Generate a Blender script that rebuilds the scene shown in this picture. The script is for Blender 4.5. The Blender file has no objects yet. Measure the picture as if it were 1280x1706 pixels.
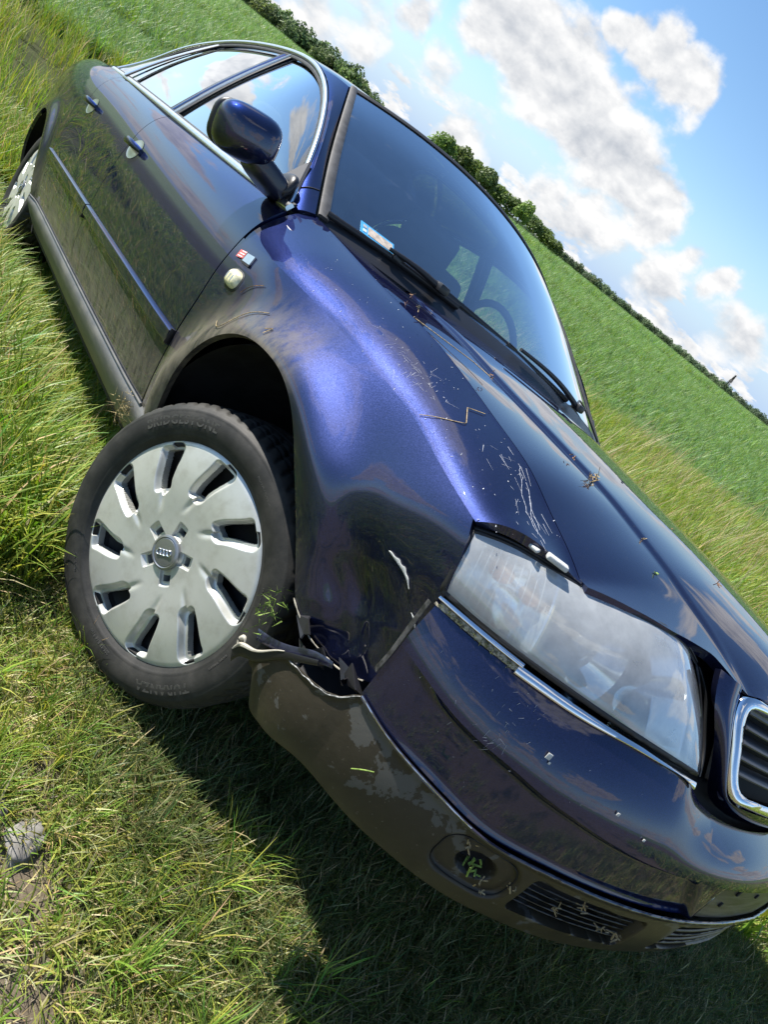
import bpy, bmesh, math, random
import numpy as np
random.seed(7); rng = np.random.default_rng(7)
C = bpy.context.scene.collection
R = math.radians
# ------------------------------------------------------------------ camera, sky, sun, exposure
sc = bpy.context.scene
from mathutils import Matrix, Vector
cam = bpy.data.cameras.new('camera'); camo = bpy.data.objects.new('camera', cam); C.objects.link(camo)
cam.sensor_fit = 'HORIZONTAL'; cam.sensor_width = 36.0; cam.lens = 32.05; cam.clip_start = 0.05; cam.clip_end = 6000
camo.matrix_world = Matrix(((0.38755, -0.67731, 0.62534, 0.899), (0.72200, -0.19876, -0.66273, -1.389),
                            (0.57317, 0.70834, 0.41199, 1.202), (0, 0, 0, 1)))
sc.camera = camo
SUN = np.array([-0.575, -0.345, 0.74]); SUN /= np.linalg.norm(SUN)      # direction towards the sun (world)
sun_el = math.asin(SUN[2])
wd = bpy.data.worlds.new('World'); sc.world = wd; wd.use_nodes = True
sl = bpy.data.lights.new('sun', 'SUN'); so = bpy.data.objects.new('sun', sl); C.objects.link(so)
sl.energy = 5.0; sl.angle = R(0.53); sl.color = (1.0, 0.95, 0.87)
so.rotation_euler = Vector(SUN).to_track_quat('Z', 'Y').to_euler()
sc.view_settings.view_transform = 'Standard'; sc.view_settings.look = 'None'
sc.view_settings.exposure = 0.92; sc.view_settings.gamma = 1.0; sc.view_settings.use_curve_mapping = False
sc.cycles.max_bounces = 8; sc.cycles.transparent_max_bounces = 24; sc.cycles.glossy_bounces = 5
sc.cycles.diffuse_bounces = 3; sc.cycles.transmission_bounces = 6
sc.cycles.caustics_reflective = False; sc.cycles.caustics_refractive = False
sc.cycles.use_denoising = True

class NT:                                            # small node-tree helper
    def __init__(s, nt): s.nt = nt
    def n(s, t, ins=None, **kw):
        nd = s.nt.nodes.new(t)
        for k, v in kw.items(): setattr(nd, k, v)
        for k, v in (ins or {}).items():
            sk = nd.inputs[k]
            if isinstance(v, bpy.types.NodeSocket): s.nt.links.new(v, sk)
            elif isinstance(v, bpy.types.Node): s.nt.links.new(v.outputs[0], sk)
            else: sk.default_value = v
        return nd
    def math(s, op, a, b=0.0, c=None, clamp=False):
        nd = s.n('ShaderNodeMath', {0: a, 1: b}, operation=op, use_clamp=clamp)
        if c is not None:
            if isinstance(c, (bpy.types.NodeSocket,)): s.nt.links.new(c, nd.inputs[2])
            else: nd.inputs[2].default_value = c
        return nd.outputs[0]
    def vm(s, op, a, b=None, out=0):
        ins = {0: a}
        if b is not None: ins[1] = b
        return s.n('ShaderNodeVectorMath', ins, operation=op).outputs[out]
    def mr(s, v, a, b, c=0.0, d=1.0, smooth=True):
        return s.n('ShaderNodeMapRange', {0: v, 1: a, 2: b, 3: c, 4: d}, interpolation_type='SMOOTHSTEP' if smooth else 'LINEAR').outputs[0]
    def mix(s, f, a, b):
        nd = s.n('ShaderNodeMix', data_type='RGBA')
        for i, v in ((0, f), (6, a), (7, b)):
            if isinstance(v, bpy.types.NodeSocket): s.nt.links.new(v, nd.inputs[i])
            else: nd.inputs[i].default_value = v
        return nd.outputs[2]
    def noise(s, vec, scale, detail=4, rough=.55, out=0, dist=0.0):
        ins = {'Scale': scale, 'Detail': detail, 'Roughness': rough, 'Distortion': dist}
        if vec is not None: ins['Vector'] = vec
        return s.n('ShaderNodeTexNoise', ins).outputs[out]

# world: Nishita sky with cumulus worked out on the direction of view
w = NT(wd.node_tree); wd.node_tree.nodes.clear()
sky = w.n('ShaderNodeTexSky', sky_type='NISHITA', sun_disc=False)
sky.sun_elevation = sun_el; sky.sun_rotation = math.atan2(SUN[0], SUN[1]); sky.air_density = 1.0; sky.dust_density = 0.0; sky.ozone_density = 2.2
skc = w.n('ShaderNodeHueSaturation', {'Saturation': 1.12, 'Value': 1.35, 'Color': sky.outputs[0]}).outputs[0]
tc = w.n('ShaderNodeTexCoord').outputs['Generated']
dirn = w.vm('NORMALIZE', tc)
sep = w.n('ShaderNodeSeparateXYZ', {0: dirn})
zz = w.math('MAXIMUM', w.math('ADD', sep.outputs[2], 0.13), 0.05)
pl = w.n('ShaderNodeCombineXYZ', {0: w.math('DIVIDE', sep.outputs[0], zz), 1: w.math('DIVIDE', sep.outputs[1], zz), 2: w.math('MULTIPLY', sep.outputs[2], 4.0)}).outputs[0]
big = w.noise(pl, 0.55, 3, .5)
warp = w.noise(dirn, 13.0, 5, .55, out=1)
fine = w.noise(w.vm('ADD', w.vm('MULTIPLY', dirn, (1, 1, 1.7)), w.vm('SCALE', warp, None)) if False else w.vm('MULTIPLY', dirn, (1, 1, 1.6)), 15.0, 7, .54, dist=0.1)
# bodies of cloud: (direction, angular radius, weight)
BL = [((-.842,.517,.152),.050,1), ((-.821,.547,.163),.060,1.1), ((-.800,.575,.150),.060,1.1), ((-.782,.603,.150),.062,1.1), ((-.746,.645,.140),.060,1.1), ((-.72,.675,.128),.058,1.1),
      ((-.698,.703,.118),.058,1), ((-.665,.736,.110),.050,1), ((-.68,.722,.13),.035,.9), ((-.766,.606,.220),.030,.8), ((-.745,.625,.228),.036,.8), ((-.72,.65,.232),.042,.95), ((-.695,.682,.224),.046,1),
      ((-.57,.817,.083),.030,.9), ((-.612,.79,.085),.030,.8), ((-.887,.448,.105),.035,.8), ((-.909,.411,.06),.05,.7), ((-.87,.49,.075),.035,.5),
      ((-.702,.709,.067),.06,.8), ((-.754,.655,.045),.045,.7), ((-.518,.853,.052),.05,.8), ((-.83,.558,.03),.045,.8), ((-.62,.78,.04),.05,.7), ((-.93,.36,.03),.05,.7)]
wdir = w.vm('NORMALIZE', w.vm('ADD', dirn, w.vm('MULTIPLY', w.vm('SUBTRACT', warp, (.5, .5, .5)), (.085, .085, .06))))
acc = None
for d, r, wt in BL:
    d = np.array(d); d = d / np.linalg.norm(d)
    dist = w.vm('DISTANCE', wdir, tuple(d), out=1)
    g = w.math('MULTIPLY', w.mr(dist, r * 1.55, r * .15), wt)
    acc = g if acc is None else w.math('MAXIMUM', acc, g)
# elsewhere in the sky: scattered fields of cumulus, thicker towards the horizon; the patch in view is the blob layer
inview = w.mr(w.vm('DISTANCE', dirn, (-.70, .66, .27), out=1), .62, .40)
scat = w.mr(w.noise(pl, 0.75, 7, .52), .50, .66)
scat = w.math('MULTIPLY', scat, w.math('SUBTRACT', 1.0, inview))
low = w.math('MULTIPLY', w.mr(sep.outputs[2], .15, .0), w.mr(w.noise(w.vm('MULTIPLY', dirn, (1, 1, 3.4)), 11.0, 6, .6), .40, .57))
acc = w.math('MAXIMUM', w.math('MAXIMUM', acc, scat), w.math('MULTIPLY', low, .80))
cov = w.math('ADD', acc, w.math('MULTIPLY', w.math('SUBTRACT', fine, .5), 1.25))
alpha = w.mr(cov, .30, .72)
# light and shade of a cloud: a thick one is grey beneath, bright on the billows towards the sun
fine2 = w.noise(w.vm('ADD', w.vm('MULTIPLY', dirn, (1, 1, 1.6)), tuple(SUN * .012 + np.array([0, 0, .008]))), 15.0, 7, .54, dist=0.1)
rel = w.math('SUBTRACT', fine, fine2)
lit = w.math('ADD', .80, w.math('MULTIPLY', rel, 3.2))
lit = w.math('SUBTRACT', lit, w.math('MULTIPLY', w.mr(cov, .75, 1.5), .62))
lit = w.math('ADD', lit, w.math('MULTIPLY', w.math('SUBTRACT', w.noise(dirn, 30.0, 4, .5), .5), .12))
ccol = w.mix(w.math('MAXIMUM', w.math('MINIMUM', lit, 1.0), 0.0), (4.1, 4.4, 4.9, 1), (7.6, 7.6, 7.6, 1))
hzn = w.mr(sep.outputs[2], .16, -.02)
skc = w.mix(hzn, skc, (3.6, 5.0, 7.2, 1))
col = w.mix(alpha, skc, ccol)
bg = w.n('ShaderNodeBackground', {'Color': col, 'Strength': 0.070})
w.n('ShaderNodeOutputWorld', {0: bg.outputs[0]})

# ------------------------------------------------------------------ helpers
def nspl(xs, ys):
    xs = np.array(xs, float); ys = np.array(ys, float); flat = ys.ndim == 1
    if flat: ys = ys[:, None]
    N = len(xs); h = np.diff(xs); A = np.zeros((N, N)); B = np.zeros((N, ys.shape[1])); A[0, 0] = A[-1, -1] = 1
    for i in range(1, N - 1):
        A[i, i-1] = h[i-1]; A[i, i] = 2 * (h[i-1] + h[i]); A[i, i+1] = h[i]
        B[i] = 6 * ((ys[i+1] - ys[i]) / h[i] - (ys[i] - ys[i-1]) / h[i-1])
    Mq = np.linalg.solve(A, B)
    def f(t):
        t = np.asarray(t, float); sh = t.shape; tc_ = np.clip(t.ravel(), xs[0], xs[-1])
        k = np.clip(np.searchsorted(xs, tc_, side='right') - 1, 0, N - 2); a = (tc_ - xs[k])[:, None]; hh = h[k][:, None]
        r = ys[k] + a * ((ys[k+1] - ys[k]) / hh - hh * (2 * Mq[k] + Mq[k+1]) / 6) + a * a * Mq[k] / 2 + a**3 * (Mq[k+1] - Mq[k]) / (6 * hh)
        return r[:, 0].reshape(sh) if flat else r.reshape(sh + (ys.shape[1],))
    return f
def ss(a, b, x):
    t = np.clip((np.asarray(x, float) - a) / (b - a), 0, 1); return t * t * (3 - 2 * t)
def crv(P, n=None):
    P = np.array(P, float); d = np.r_[0, np.cumsum(np.linalg.norm(np.diff(P, axis=0), axis=1))]; f = nspl(d / d[-1], P)
    return f if n is None else f(np.linspace(0, 1, n))
def poly(P, n):                                       # resample straight
    P = np.array(P, float); d = np.r_[0, np.cumsum(np.linalg.norm(np.diff(P, axis=0), axis=1))]; t = np.linspace(0, d[-1], n)
    return np.stack([np.interp(t, d, P[:, k]) for k in range(P.shape[1])], 1)
def link(name, me, parent=None, mats=()):
    o = bpy.data.objects.new(name, me)
    for m in (mats if isinstance(mats, (list, tuple)) else [mats]): me.materials.append(m)
    C.objects.link(o)
    if parent is not None: o.parent = parent
    return o
def raw(name, V, F, m, parent=None, smooth=True, sharp=38, mi=None):
    me = bpy.data.meshes.new(name); me.from_pydata([tuple(map(float, v)) for v in V], [], [tuple(int(i) for i in f) for f in F]); me.update()
    if smooth:
        me.polygons.foreach_set('use_smooth', [True] * len(me.polygons))
        if sharp: me.set_sharp_from_angle(angle=R(sharp))
    o = link(name, me, parent, m)
    if mi is not None: me.polygons.foreach_set('material_index', mi)
    return o
def gridF(n, m, off=0, closed_u=False, closed_v=False):
    i, j = np.meshgrid(np.arange(n if closed_u else n - 1), np.arange(m if closed_v else m - 1), indexing='ij')
    i = i.ravel(); j = j.ravel(); i2 = (i + 1) % n; j2 = (j + 1) % m
    return (np.stack([i * m + j, i2 * m + j, i2 * m + j2, i * m + j2], 1) + off)
def gridN(P):
    a = np.gradient(P, axis=0); b = np.gradient(P, axis=1); n = np.cross(a, b); l = np.linalg.norm(n, axis=2, keepdims=True)
    return n / np.maximum(l, 1e-9)
def panel(name, P, m, parent=None, out=(0, -1, 0), t=.0022, ret=.012):
    """sheet-metal panel: outer skin, rolled returns at its four edges"""
    P = np.asarray(P, float)
    N = gridN(P); 
    if (N * np.array(out)).sum(2).mean() < 0: P = P[:, ::-1]; N = gridN(P)
    n, mm = P.shape[:2]; V = [P.reshape(-1, 3)]; F = [gridF(n, mm)]
    off = n * mm
    idx = np.arange(n * mm).reshape(n, mm)
    loop = np.concatenate([idx[:-1, 0], idx[-1, :-1], idx[:0:-1, -1], idx[0, :0:-1]])
    A = P.reshape(-1, 3)[loop]; NN = N.reshape(-1, 3)[loop]; B = A - NN * ret
    L = len(loop); V += [A, B]; k = np.arange(L); k2 = (k + 1) % L
    F.append(np.stack([off + k, off + L + k, off + L + k2, off + k2], 1))
    V = np.concatenate(V); F = np.concatenate(F)
    # winding so that normals face out
    f = F[0]; nn = np.cross(V[f[1]] - V[f[0]], V[f[2]] - V[f[0]])
    if (gridN(P)[0, 0] @ nn) < 0: F = F[:, ::-1]
    return raw(name, V, F, m, parent, sharp=50)
def mirror_obj(o, parent, name=None):
    me = o.data.copy(); co = np.empty(len(me.vertices) * 3); me.vertices.foreach_get('co', co); co[1::3] *= -1; me.vertices.foreach_set('co', co)
    me.flip_normals(); q = bpy.data.objects.new(name or o.name.split('.')[0], me); C.objects.link(q); q.parent = parent; return q
def tube(name, pts, r, m, parent=None, n=8, flat=1.0, cap=True, up=(0, 0, 1)):
    P = np.array(pts, float); T = np.gradient(P, axis=0); T /= np.linalg.norm(T, axis=1)[:, None]
    r = np.broadcast_to(np.asarray(r, float), (len(P),)); V = []
    for p, t, rr in zip(P, T, r):
        a = np.cross(t, up); a /= max(np.linalg.norm(a), 1e-6); b = np.cross(a, t)
        for k in range(n):
            q = 2 * math.pi * (k + .5) / n; V.append(p + rr * (math.cos(q) * a + math.sin(q) * b * flat))
    F = [tuple(f) for f in gridF(len(P), n, closed_v=True)]
    if cap: F += [tuple(range(n))[::-1], tuple((len(P) - 1) * n + k for k in range(n))]
    return raw(name, V, F, m, parent, sharp=60)
def strip(name, A, B, m, parent, nrm, h=.004):
    """a solid trim strip between curves A and B, proud by h along nrm"""
    A = np.array(A); B = np.array(B); nrm = np.broadcast_to(np.array(nrm, float), A.shape); n = len(A)
    S = np.stack([A - nrm * h * .3, A + nrm * h * .6, A * .8 + B * .2 + nrm * h, A * .2 + B * .8 + nrm * h, B + nrm * h * .6, B - nrm * h * .3], 1)
    F = [tuple(f) for f in gridF(n, 6)]; k = (n - 1) * 6; F += [(0, 1, 2, 3, 4, 5)[::-1], tuple(k + i for i in range(6))]
    V = S.reshape(-1, 3)
    o = raw(name, V, F, m, parent, sharp=50)
    bm = bmesh.new(); bm.from_mesh(o.data); bmesh.ops.recalc_face_normals(bm, faces=bm.faces); bm.to_mesh(o.data); bm.free()
    return o
def box(name, c, s, m, parent=None, rot=None, bev=.0, seg=2):
    bm = bmesh.new(); bmesh.ops.create_cube(bm, size=1.0); bmesh.ops.scale(bm, vec=s, verts=bm.verts)
    if bev: bmesh.ops.bevel(bm, geom=bm.edges[:], offset=bev, segments=seg, affect='EDGES', profile=.6)
    if rot is not None: bmesh.ops.rotate(bm, verts=bm.verts, cent=(0, 0, 0), matrix=Matrix(rot) if not isinstance(rot, Matrix) else rot)
    bmesh.ops.translate(bm, verts=bm.verts, vec=c); me = bpy.data.meshes.new(name); bm.to_mesh(me); bm.free()
    me.polygons.foreach_set('use_smooth', [True] * len(me.polygons)); me.set_sharp_from_angle(angle=R(40))
    return link(name, me, parent, m)
def empty(name, parent=None, loc=(0, 0, 0)):
    o = bpy.data.objects.new(name, None); C.objects.link(o); o.location = loc; o.parent = parent; o.empty_display_size = .1; return o
def tag(o, label=None, cat=None, group=None, kind=None):
    for k, v in (('label', label), ('category', cat), ('group', group), ('kind', kind)):
        if v: o[k] = v
    return o
def newmat(name):
    m = bpy.data.materials.new(name); m.use_nodes = True; m.node_tree.nodes.clear(); return m, NT(m.node_tree)
def out(t, sh, disp=None): t.n('ShaderNodeOutputMaterial', {0: sh})
def pbsdf(t, **k):
    ins = {kk.replace('_', ' '): v for kk, v in k.items()}
    return t.n('ShaderNodeBsdfPrincipled', ins).outputs[0]
def simple(name, col, rough=.5, metal=0.0, bump=0.0, bscale=200, var=0.0, vscale=8, coat=0.0):
    m, t = newmat(name); co = t.n('ShaderNodeTexCoord').outputs['Object']; c = (*col, 1)
    if var:
        nz = t.mr(t.noise(co, vscale, 5, .6), .35, .65)
        c = t.mix(nz, tuple(x * (1 - var) for x in col) + (1,), tuple(min(1, x * (1 + var)) for x in col) + (1,))
    kw = dict(Base_Color=c, Roughness=rough, Metallic=metal, Coat_Weight=coat)
    if bump: kw['Normal'] = t.n('ShaderNodeBump', {'Strength': bump, 'Distance': .001, 'Height': t.noise(co, bscale, 4, .6)}).outputs[0]
    out(t, pbsdf(t, **kw)); return m
# ------------------------------------------------------------------ materials of the car
def paint_mat(name, dirt=True):
    m, t = newmat(name); co = t.n('ShaderNodeTexCoord').outputs['Object']; geo = t.n('ShaderNodeNewGeometry')
    vor = t.n('ShaderNodeTexVoronoi', {'Vector': co, 'Scale': 1500.0}, feature='F1')
    fl = t.vm('SCALE', t.vm('SUBTRACT', vor.outputs['Color'], (.5, .5, .5)), None); fl.node.inputs['Scale'].default_value = .11
    nrm = t.vm('NORMALIZE', t.vm('ADD', geo.outputs['Normal'], fl))
    base = t.mix(t.n('ShaderNodeSeparateXYZ', {0: vor.outputs['Color']}).outputs[0], (.008, .012, .040, 1), (.022, .030, .098, 1))
    sp = t.n('ShaderNodeSeparateXYZ', {0: co}); x, y, z = sp.outputs
    # water spots and dust
    spots = t.math('MULTIPLY', t.mr(t.noise(co, 260, 2, .5), .68, .74), t.mr(t.noise(co, 14, 4, .6), .45, .62))
    film = t.math('MULTIPLY', t.mr(t.noise(co, 5, 6, .65), .3, .8), .016)
    if dirt:
        rx = t.math('SUBTRACT', x, .035); rz = t.math('SUBTRACT', z, .33)
        rr = t.math('SQRT', t.math('ADD', t.math('MULTIPLY', rx, rx), t.math('MULTIPLY', rz, rz)))
        ar = t.math('MULTIPLY', t.mr(rr, .50, .355), t.mr(x, .16, .02))
        lowd = t.mr(z, .56, .37)
        streak = t.noise(t.vm('MULTIPLY', co, (9, 9, 2.2)), 5, 6, .7)
        side = t.mr(y, -.78, -.83)
        cl = t.mr(x, .42, .30)
        d = t.math('MULTIPLY', t.math('MULTIPLY', t.math('MAXIMUM', ar, t.math('MULTIPLY', lowd, .95)), side), t.math('MULTIPLY', t.mr(streak, .22, .62), cl))
        d = t.math('MULTIPLY', d, .66)
    else: d = 0.0
    d = t.math('ADD', t.math('ADD', d, film), t.math('MULTIPLY', spots, .16), clamp=True)
    car = pbsdf(t, Base_Color=base, Metallic=.88, Roughness=.43, Specular_IOR_Level=.0, Normal=nrm, Coat_Weight=1.0, Coat_Roughness=.006, Coat_IOR=1.62, Specular_Tint=(.16, .19, .45, 1))
    dust = pbsdf(t, Base_Color=t.mix(t.noise(co, 30, 5, .6), (.13, .115, .085, 1), (.24, .215, .165, 1)), Roughness=.85, Specular_IOR_Level=.2)
    out(t, t.n('ShaderNodeMixShader', {0: d, 1: car, 2: dust}).outputs[0]); return m
M_paint = paint_mat('midnight_blue_metallic')
M_seam = simple('dark_gap', (.004, .004, .005), .7)
M_rub = simple('black_rubber', (.012, .012, .013), .55, bump=.25, bscale=300)
M_seal = simple('weathered_seal', (.045, .045, .047), .6, var=.3, vscale=40)
M_chrome = simple('chrome', (.82, .83, .85), .10, 1.0, var=.04, vscale=30)
M_alu = simple('satin_trim', (.72, .73, .74), .28, 1.0, var=.06, vscale=60)
M_blackpl = simple('black_plastic', (.016, .016, .018), .38, bump=.15, bscale=500)
M_liner = simple('arch_liner', (.010, .010, .010), .9, bump=.8, bscale=160, var=.5, vscale=18)
M_under = simple('underbody_grey', (.03, .03, .032), .8, var=.4, vscale=10)
M_torn = simple('torn_plastic_edge', (.42, .39, .32), .6, var=.2, vscale=60)
M_filler = simple('white_filler', (.50, .51, .50), .55, bump=.5, bscale=220, var=.1, vscale=60)
M_steel = simple('bright_fastener', (.5, .5, .5), .3, 1.0)
def sill_mat():
    m, t = newmat('sill_grey'); co = t.n('ShaderNodeTexCoord').outputs['Object']
    nz = t.noise(t.vm('MULTIPLY', co, (1, 1, 3)), 9, 6, .6)
    b = t.mix(t.mr(nz, .35, .7), (.085, .088, .095, 1), (.14, .138, .13, 1))
    z = t.n('ShaderNodeSeparateXYZ', {0: co}).outputs[2]
    b = t.mix(t.math('MULTIPLY', t.mr(z, .31, .24), .8), b, (.12, .10, .07, 1))
    out(t, pbsdf(t, Base_Color=b, Roughness=.42, Specular_IOR_Level=.45)); return m
M_sill = sill_mat()
def lower_mat():
    m, t = newmat('muddy_grey_bumper'); co = t.n('ShaderNodeTexCoord').outputs['Object']
    x, y, z = t.n('ShaderNodeSeparateXYZ', {0: co}).outputs
    n1 = t.noise(co, 11, 8, .62, dist=.4); n2 = t.noise(co, 60, 5, .65); n3 = t.noise(co, 3.2, 3, .5)
    band = t.math('MULTIPLY', t.mr(z, .325, .40), t.math('MULTIPLY', t.mr(x, .54, .60), t.mr(x, .79, .70)))
    v = t.math('ADD', t.math('ADD', n1, t.math('MULTIPLY', n2, .16)), t.math('MULTIPLY', band, .17))
    clean = t.mr(v, .69, .705)
    mud = t.mix(n2, (.022, .018, .012, 1), (.046, .038, .024, 1))
    mud = t.mix(t.math('MULTIPLY', t.mr(z, .33, .25), t.mr(n1, .35, .6)), mud, (.070, .062, .032, 1))
    mud = t.mix(t.math('MULTIPLY', t.mr(t.noise(co, 170, 3, .6), .66, .72), .5), mud, (.16, .15, .12, 1))
    b = t.mix(clean, mud, (.078, .076, .068, 1))
    rg = t.math('SUBTRACT', t.math('ADD', .48, t.math('MULTIPLY', n2, .2)), t.math('MULTIPLY', t.mr(x, .72, .84), .24))
    out(t, pbsdf(t, Base_Color=b, Roughness=rg, Specular_IOR_Level=.4, Normal=t.n('ShaderNodeBump', {'Strength': .25, 'Distance': .002, 'Height': n2}).outputs[0])); return m
M_lower = lower_mat()
def glass_mat(name, tint, refl=1.0, haze=.0, hcol=(.6, .62, .62, 1), ior=1.5):
    m, t = newmat(name)
    gm = t.n('ShaderNodeNewGeometry'); cs = t.math('ABSOLUTE', t.vm('DOT_PRODUCT', gm.outputs['Incoming'], gm.outputs['Normal'], out=1)); fr = t.math('ADD', .04, t.math('MULTIPLY', .96, t.math('POWER', t.math('SUBTRACT', 1.0, cs, clamp=True), 5.0)))
    tr = t.n('ShaderNodeBsdfTransparent', {'Color': (*tint, 1)}).outputs[0]
    gl = t.n('ShaderNodeBsdfGlossy', {'Color': (.95, .97, 1, 1), 'Roughness': .0}).outputs[0]
    co = t.n('ShaderNodeTexCoord').outputs['Object']
    base = tr
    if haze:
        df = t.n('ShaderNodeBsdfDiffuse', {'Color': hcol}).outputs[0]
        h = t.math('MULTIPLY', t.math('ADD', .45, t.noise(co, 22, 5, .6)), haze)
        base = t.n('ShaderNodeMixShader', {0: h, 1: tr, 2: df}).outputs[0]
    f = t.math('MULTIPLY', fr, refl, clamp=True)
    out(t, t.n('ShaderNodeMixShader', {0: f, 1: base, 2: gl}).outputs[0]); return m
M_ws = glass_mat('windscreen_glass', (.84, .92, .90), 3.4, .030, (.25, .42, .75, 1))
M_side = glass_mat('side_glass', (.74, .86, .82), 2.8, .03, (.5, .55, .55, 1))
M_lens = glass_mat('headlamp_glass', (.90, .94, .94), 2.6, .36, (.88, .92, .94, 1))
M_refl = simple('headlamp_reflector', (.78, .80, .80), .12, 1.0)
M_house = simple('headlamp_housing', (.80, .84, .86), .22, .7)
M_amber = simple('amber_bulb', (.85, .22, .03), .3)
M_fab = simple('grey_seat_fabric', (.030, .031, .035), .9, bump=.3, bscale=400)
M_int = simple('black_interior', (.012, .012, .013), .7)
def wheel_mat():
    m, t = newmat('silver_wheel_cover'); co = t.n('ShaderNodeTexCoord').outputs['Object']
    b = t.mix(t.mr(t.noise(co, 24, 6, .65), .4, .75), (.60, .61, .57, 1), (.48, .48, .43, 1))
    out(t, pbsdf(t, Base_Color=b, Metallic=.45, Roughness=.38)); return m
M_wheel = wheel_mat()
def tyre_mat():
    m, t = newmat('tyre_rubber'); co = t.n('ShaderNodeTexCoord').outputs['Object']
    nz = t.noise(co, 20, 6, .65)
    b = t.mix(t.mr(nz, .35, .75), (.016, .016, .015, 1), (.042, .040, .036, 1))
    out(t, pbsdf(t, Base_Color=b, Roughness=.62, Specular_IOR_Level=.4, Normal=t.n('ShaderNodeBump', {'Strength': .25, 'Distance': .001, 'Height': t.noise(co, 300, 3, .6)}).outputs[0])); return m
M_tyre = tyre_mat()

# ------------------------------------------------------------------ the car (x forward, y left, z up; origin under the front axle)
car = empty('saloon_car')
tag(car, 'dark blue saloon car nosed up out of the verge, its front bumper corner torn open', 'car')
MW = Matrix(((0.98710, 0.02109, -0.15869), (0.0, 0.99128, 0.13177), (0.16008, -0.13007, 0.97850)))
car.matrix_world = MW.to_4x4()

prof = nspl([.15, .20, .30, .36, .42, .50, .56, .65, .72, .78, .83, .87, .90, .93, .97, 1.02], [.78, .80, .833, .85, .868, .885, .892, .896, .893, .885, .871, .852, .83, .797, .757, .71])
beltz = nspl([-4, -3.2, -2.61, -1.48, -.43, 1], [1.00, 1.005, .997, .957, .917, .90])
taper = nspl([-4.0, -3.84, -3.6, -3.2, -2.76, -2.2, -1.5, -.3, 0, .2, .4, .5, .57, .65], [.30, .21, .115, .045, .01, .004, .0, .0, .006, .02, .046, .064, .082, .11])
ZB = nspl([-4, -.40, -.20, -.05, .08, .18, .26, .36, .48, .60, .70], [.72, .71, .70, .692, .678, .648, .630, .645, .684, .715, .72])
def Y(x, z):
    x, z = np.broadcast_arrays(np.asarray(x, float), np.asarray(z, float))
    y = prof(z - (beltz(x) - .93) * ss(.55, .93, z)) - taper(x)
    for cx in (.035, -2.765):
        r = np.hypot(x - cx, z - .33); b = np.exp(-((r - .365) / .052)**2) * ss(.9, .3, np.abs(x - cx))
        y = y + b * (.023 if cx > 0 else .020) * ss(.25, .4, z) - (.009 if cx > 0 else .0) * np.exp(-((r - .365) / .13)**2)
    y = y - .012 * ss(.64, .50, z) * ss(.20, .40, x) - .010 * ss(.72, .58, z) * ss(.38, .50, x)
    zb = ZB(x); A_ = .33 * ss(-.22, .06, x)
    y = y - A_ * .010 * np.logaddexp(0, (z - zb) / .010)
    return -y
def side(Q, off=0.0):                                  # (x,z) -> xyz on the flank
    Q = np.asarray(Q, float); return np.stack([Q[..., 0], Y(Q[..., 0], Q[..., 1]) - off, Q[..., 1]], -1)
ARC = crv([(-.298, .30), (-.292, .36), (-.282, .42), (-.268, .475), (-.245, .535), (-.205, .595), (-.16, .637), (-.11, .665), (-.05, .682), (.01, .686), (.065, .682), (.112, .670), (.155, .651), (.195, .624), (.235, .588), (.285, .54), (.331, .49), (.372, .443)])
DOORF = crv([(-.418, .362), (-.398, .42), (-.386, .465), (-.372, .564), (-.358, .66), (-.362, .724), (-.366, .778), (-.376, .822), (-.384, .85), (-.402, .895), (-.418, .912)])
DOORB = crv([(-1.455, .362), (-1.445, .42), (-1.432, .488), (-1.42, .575), (-1.412, .707), (-1.42, .803), (-1.44, .856), (-1.462, .907), (-1.487, .949)])
# fender
CR = nspl([-.43, -.30, -.175, -.016, .215, .324, .411, .505, .535], [(.800, 0), (.811, 0), (.810, 0), (.799, 0), (.777, 0), (.762, 0), (.744, 0), (.725, 0), (.719, 0)])
crz = lambda x: CR(x)[..., 0]
SH = nspl([-.46, -.40, -.328, -.2, -.066, .15, .266, .367, .457, .519, .60, .63], [(-.742, .947), (-.732, .939), (-.722, .930), (-.714, .9135), (-.707, .898), (-.694, .8725), (-.684, .8495), (-.682, .8283), (-.6765, .8054), (-.6745, .781), (-.677, .751), (-.680, .738)])
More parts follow.
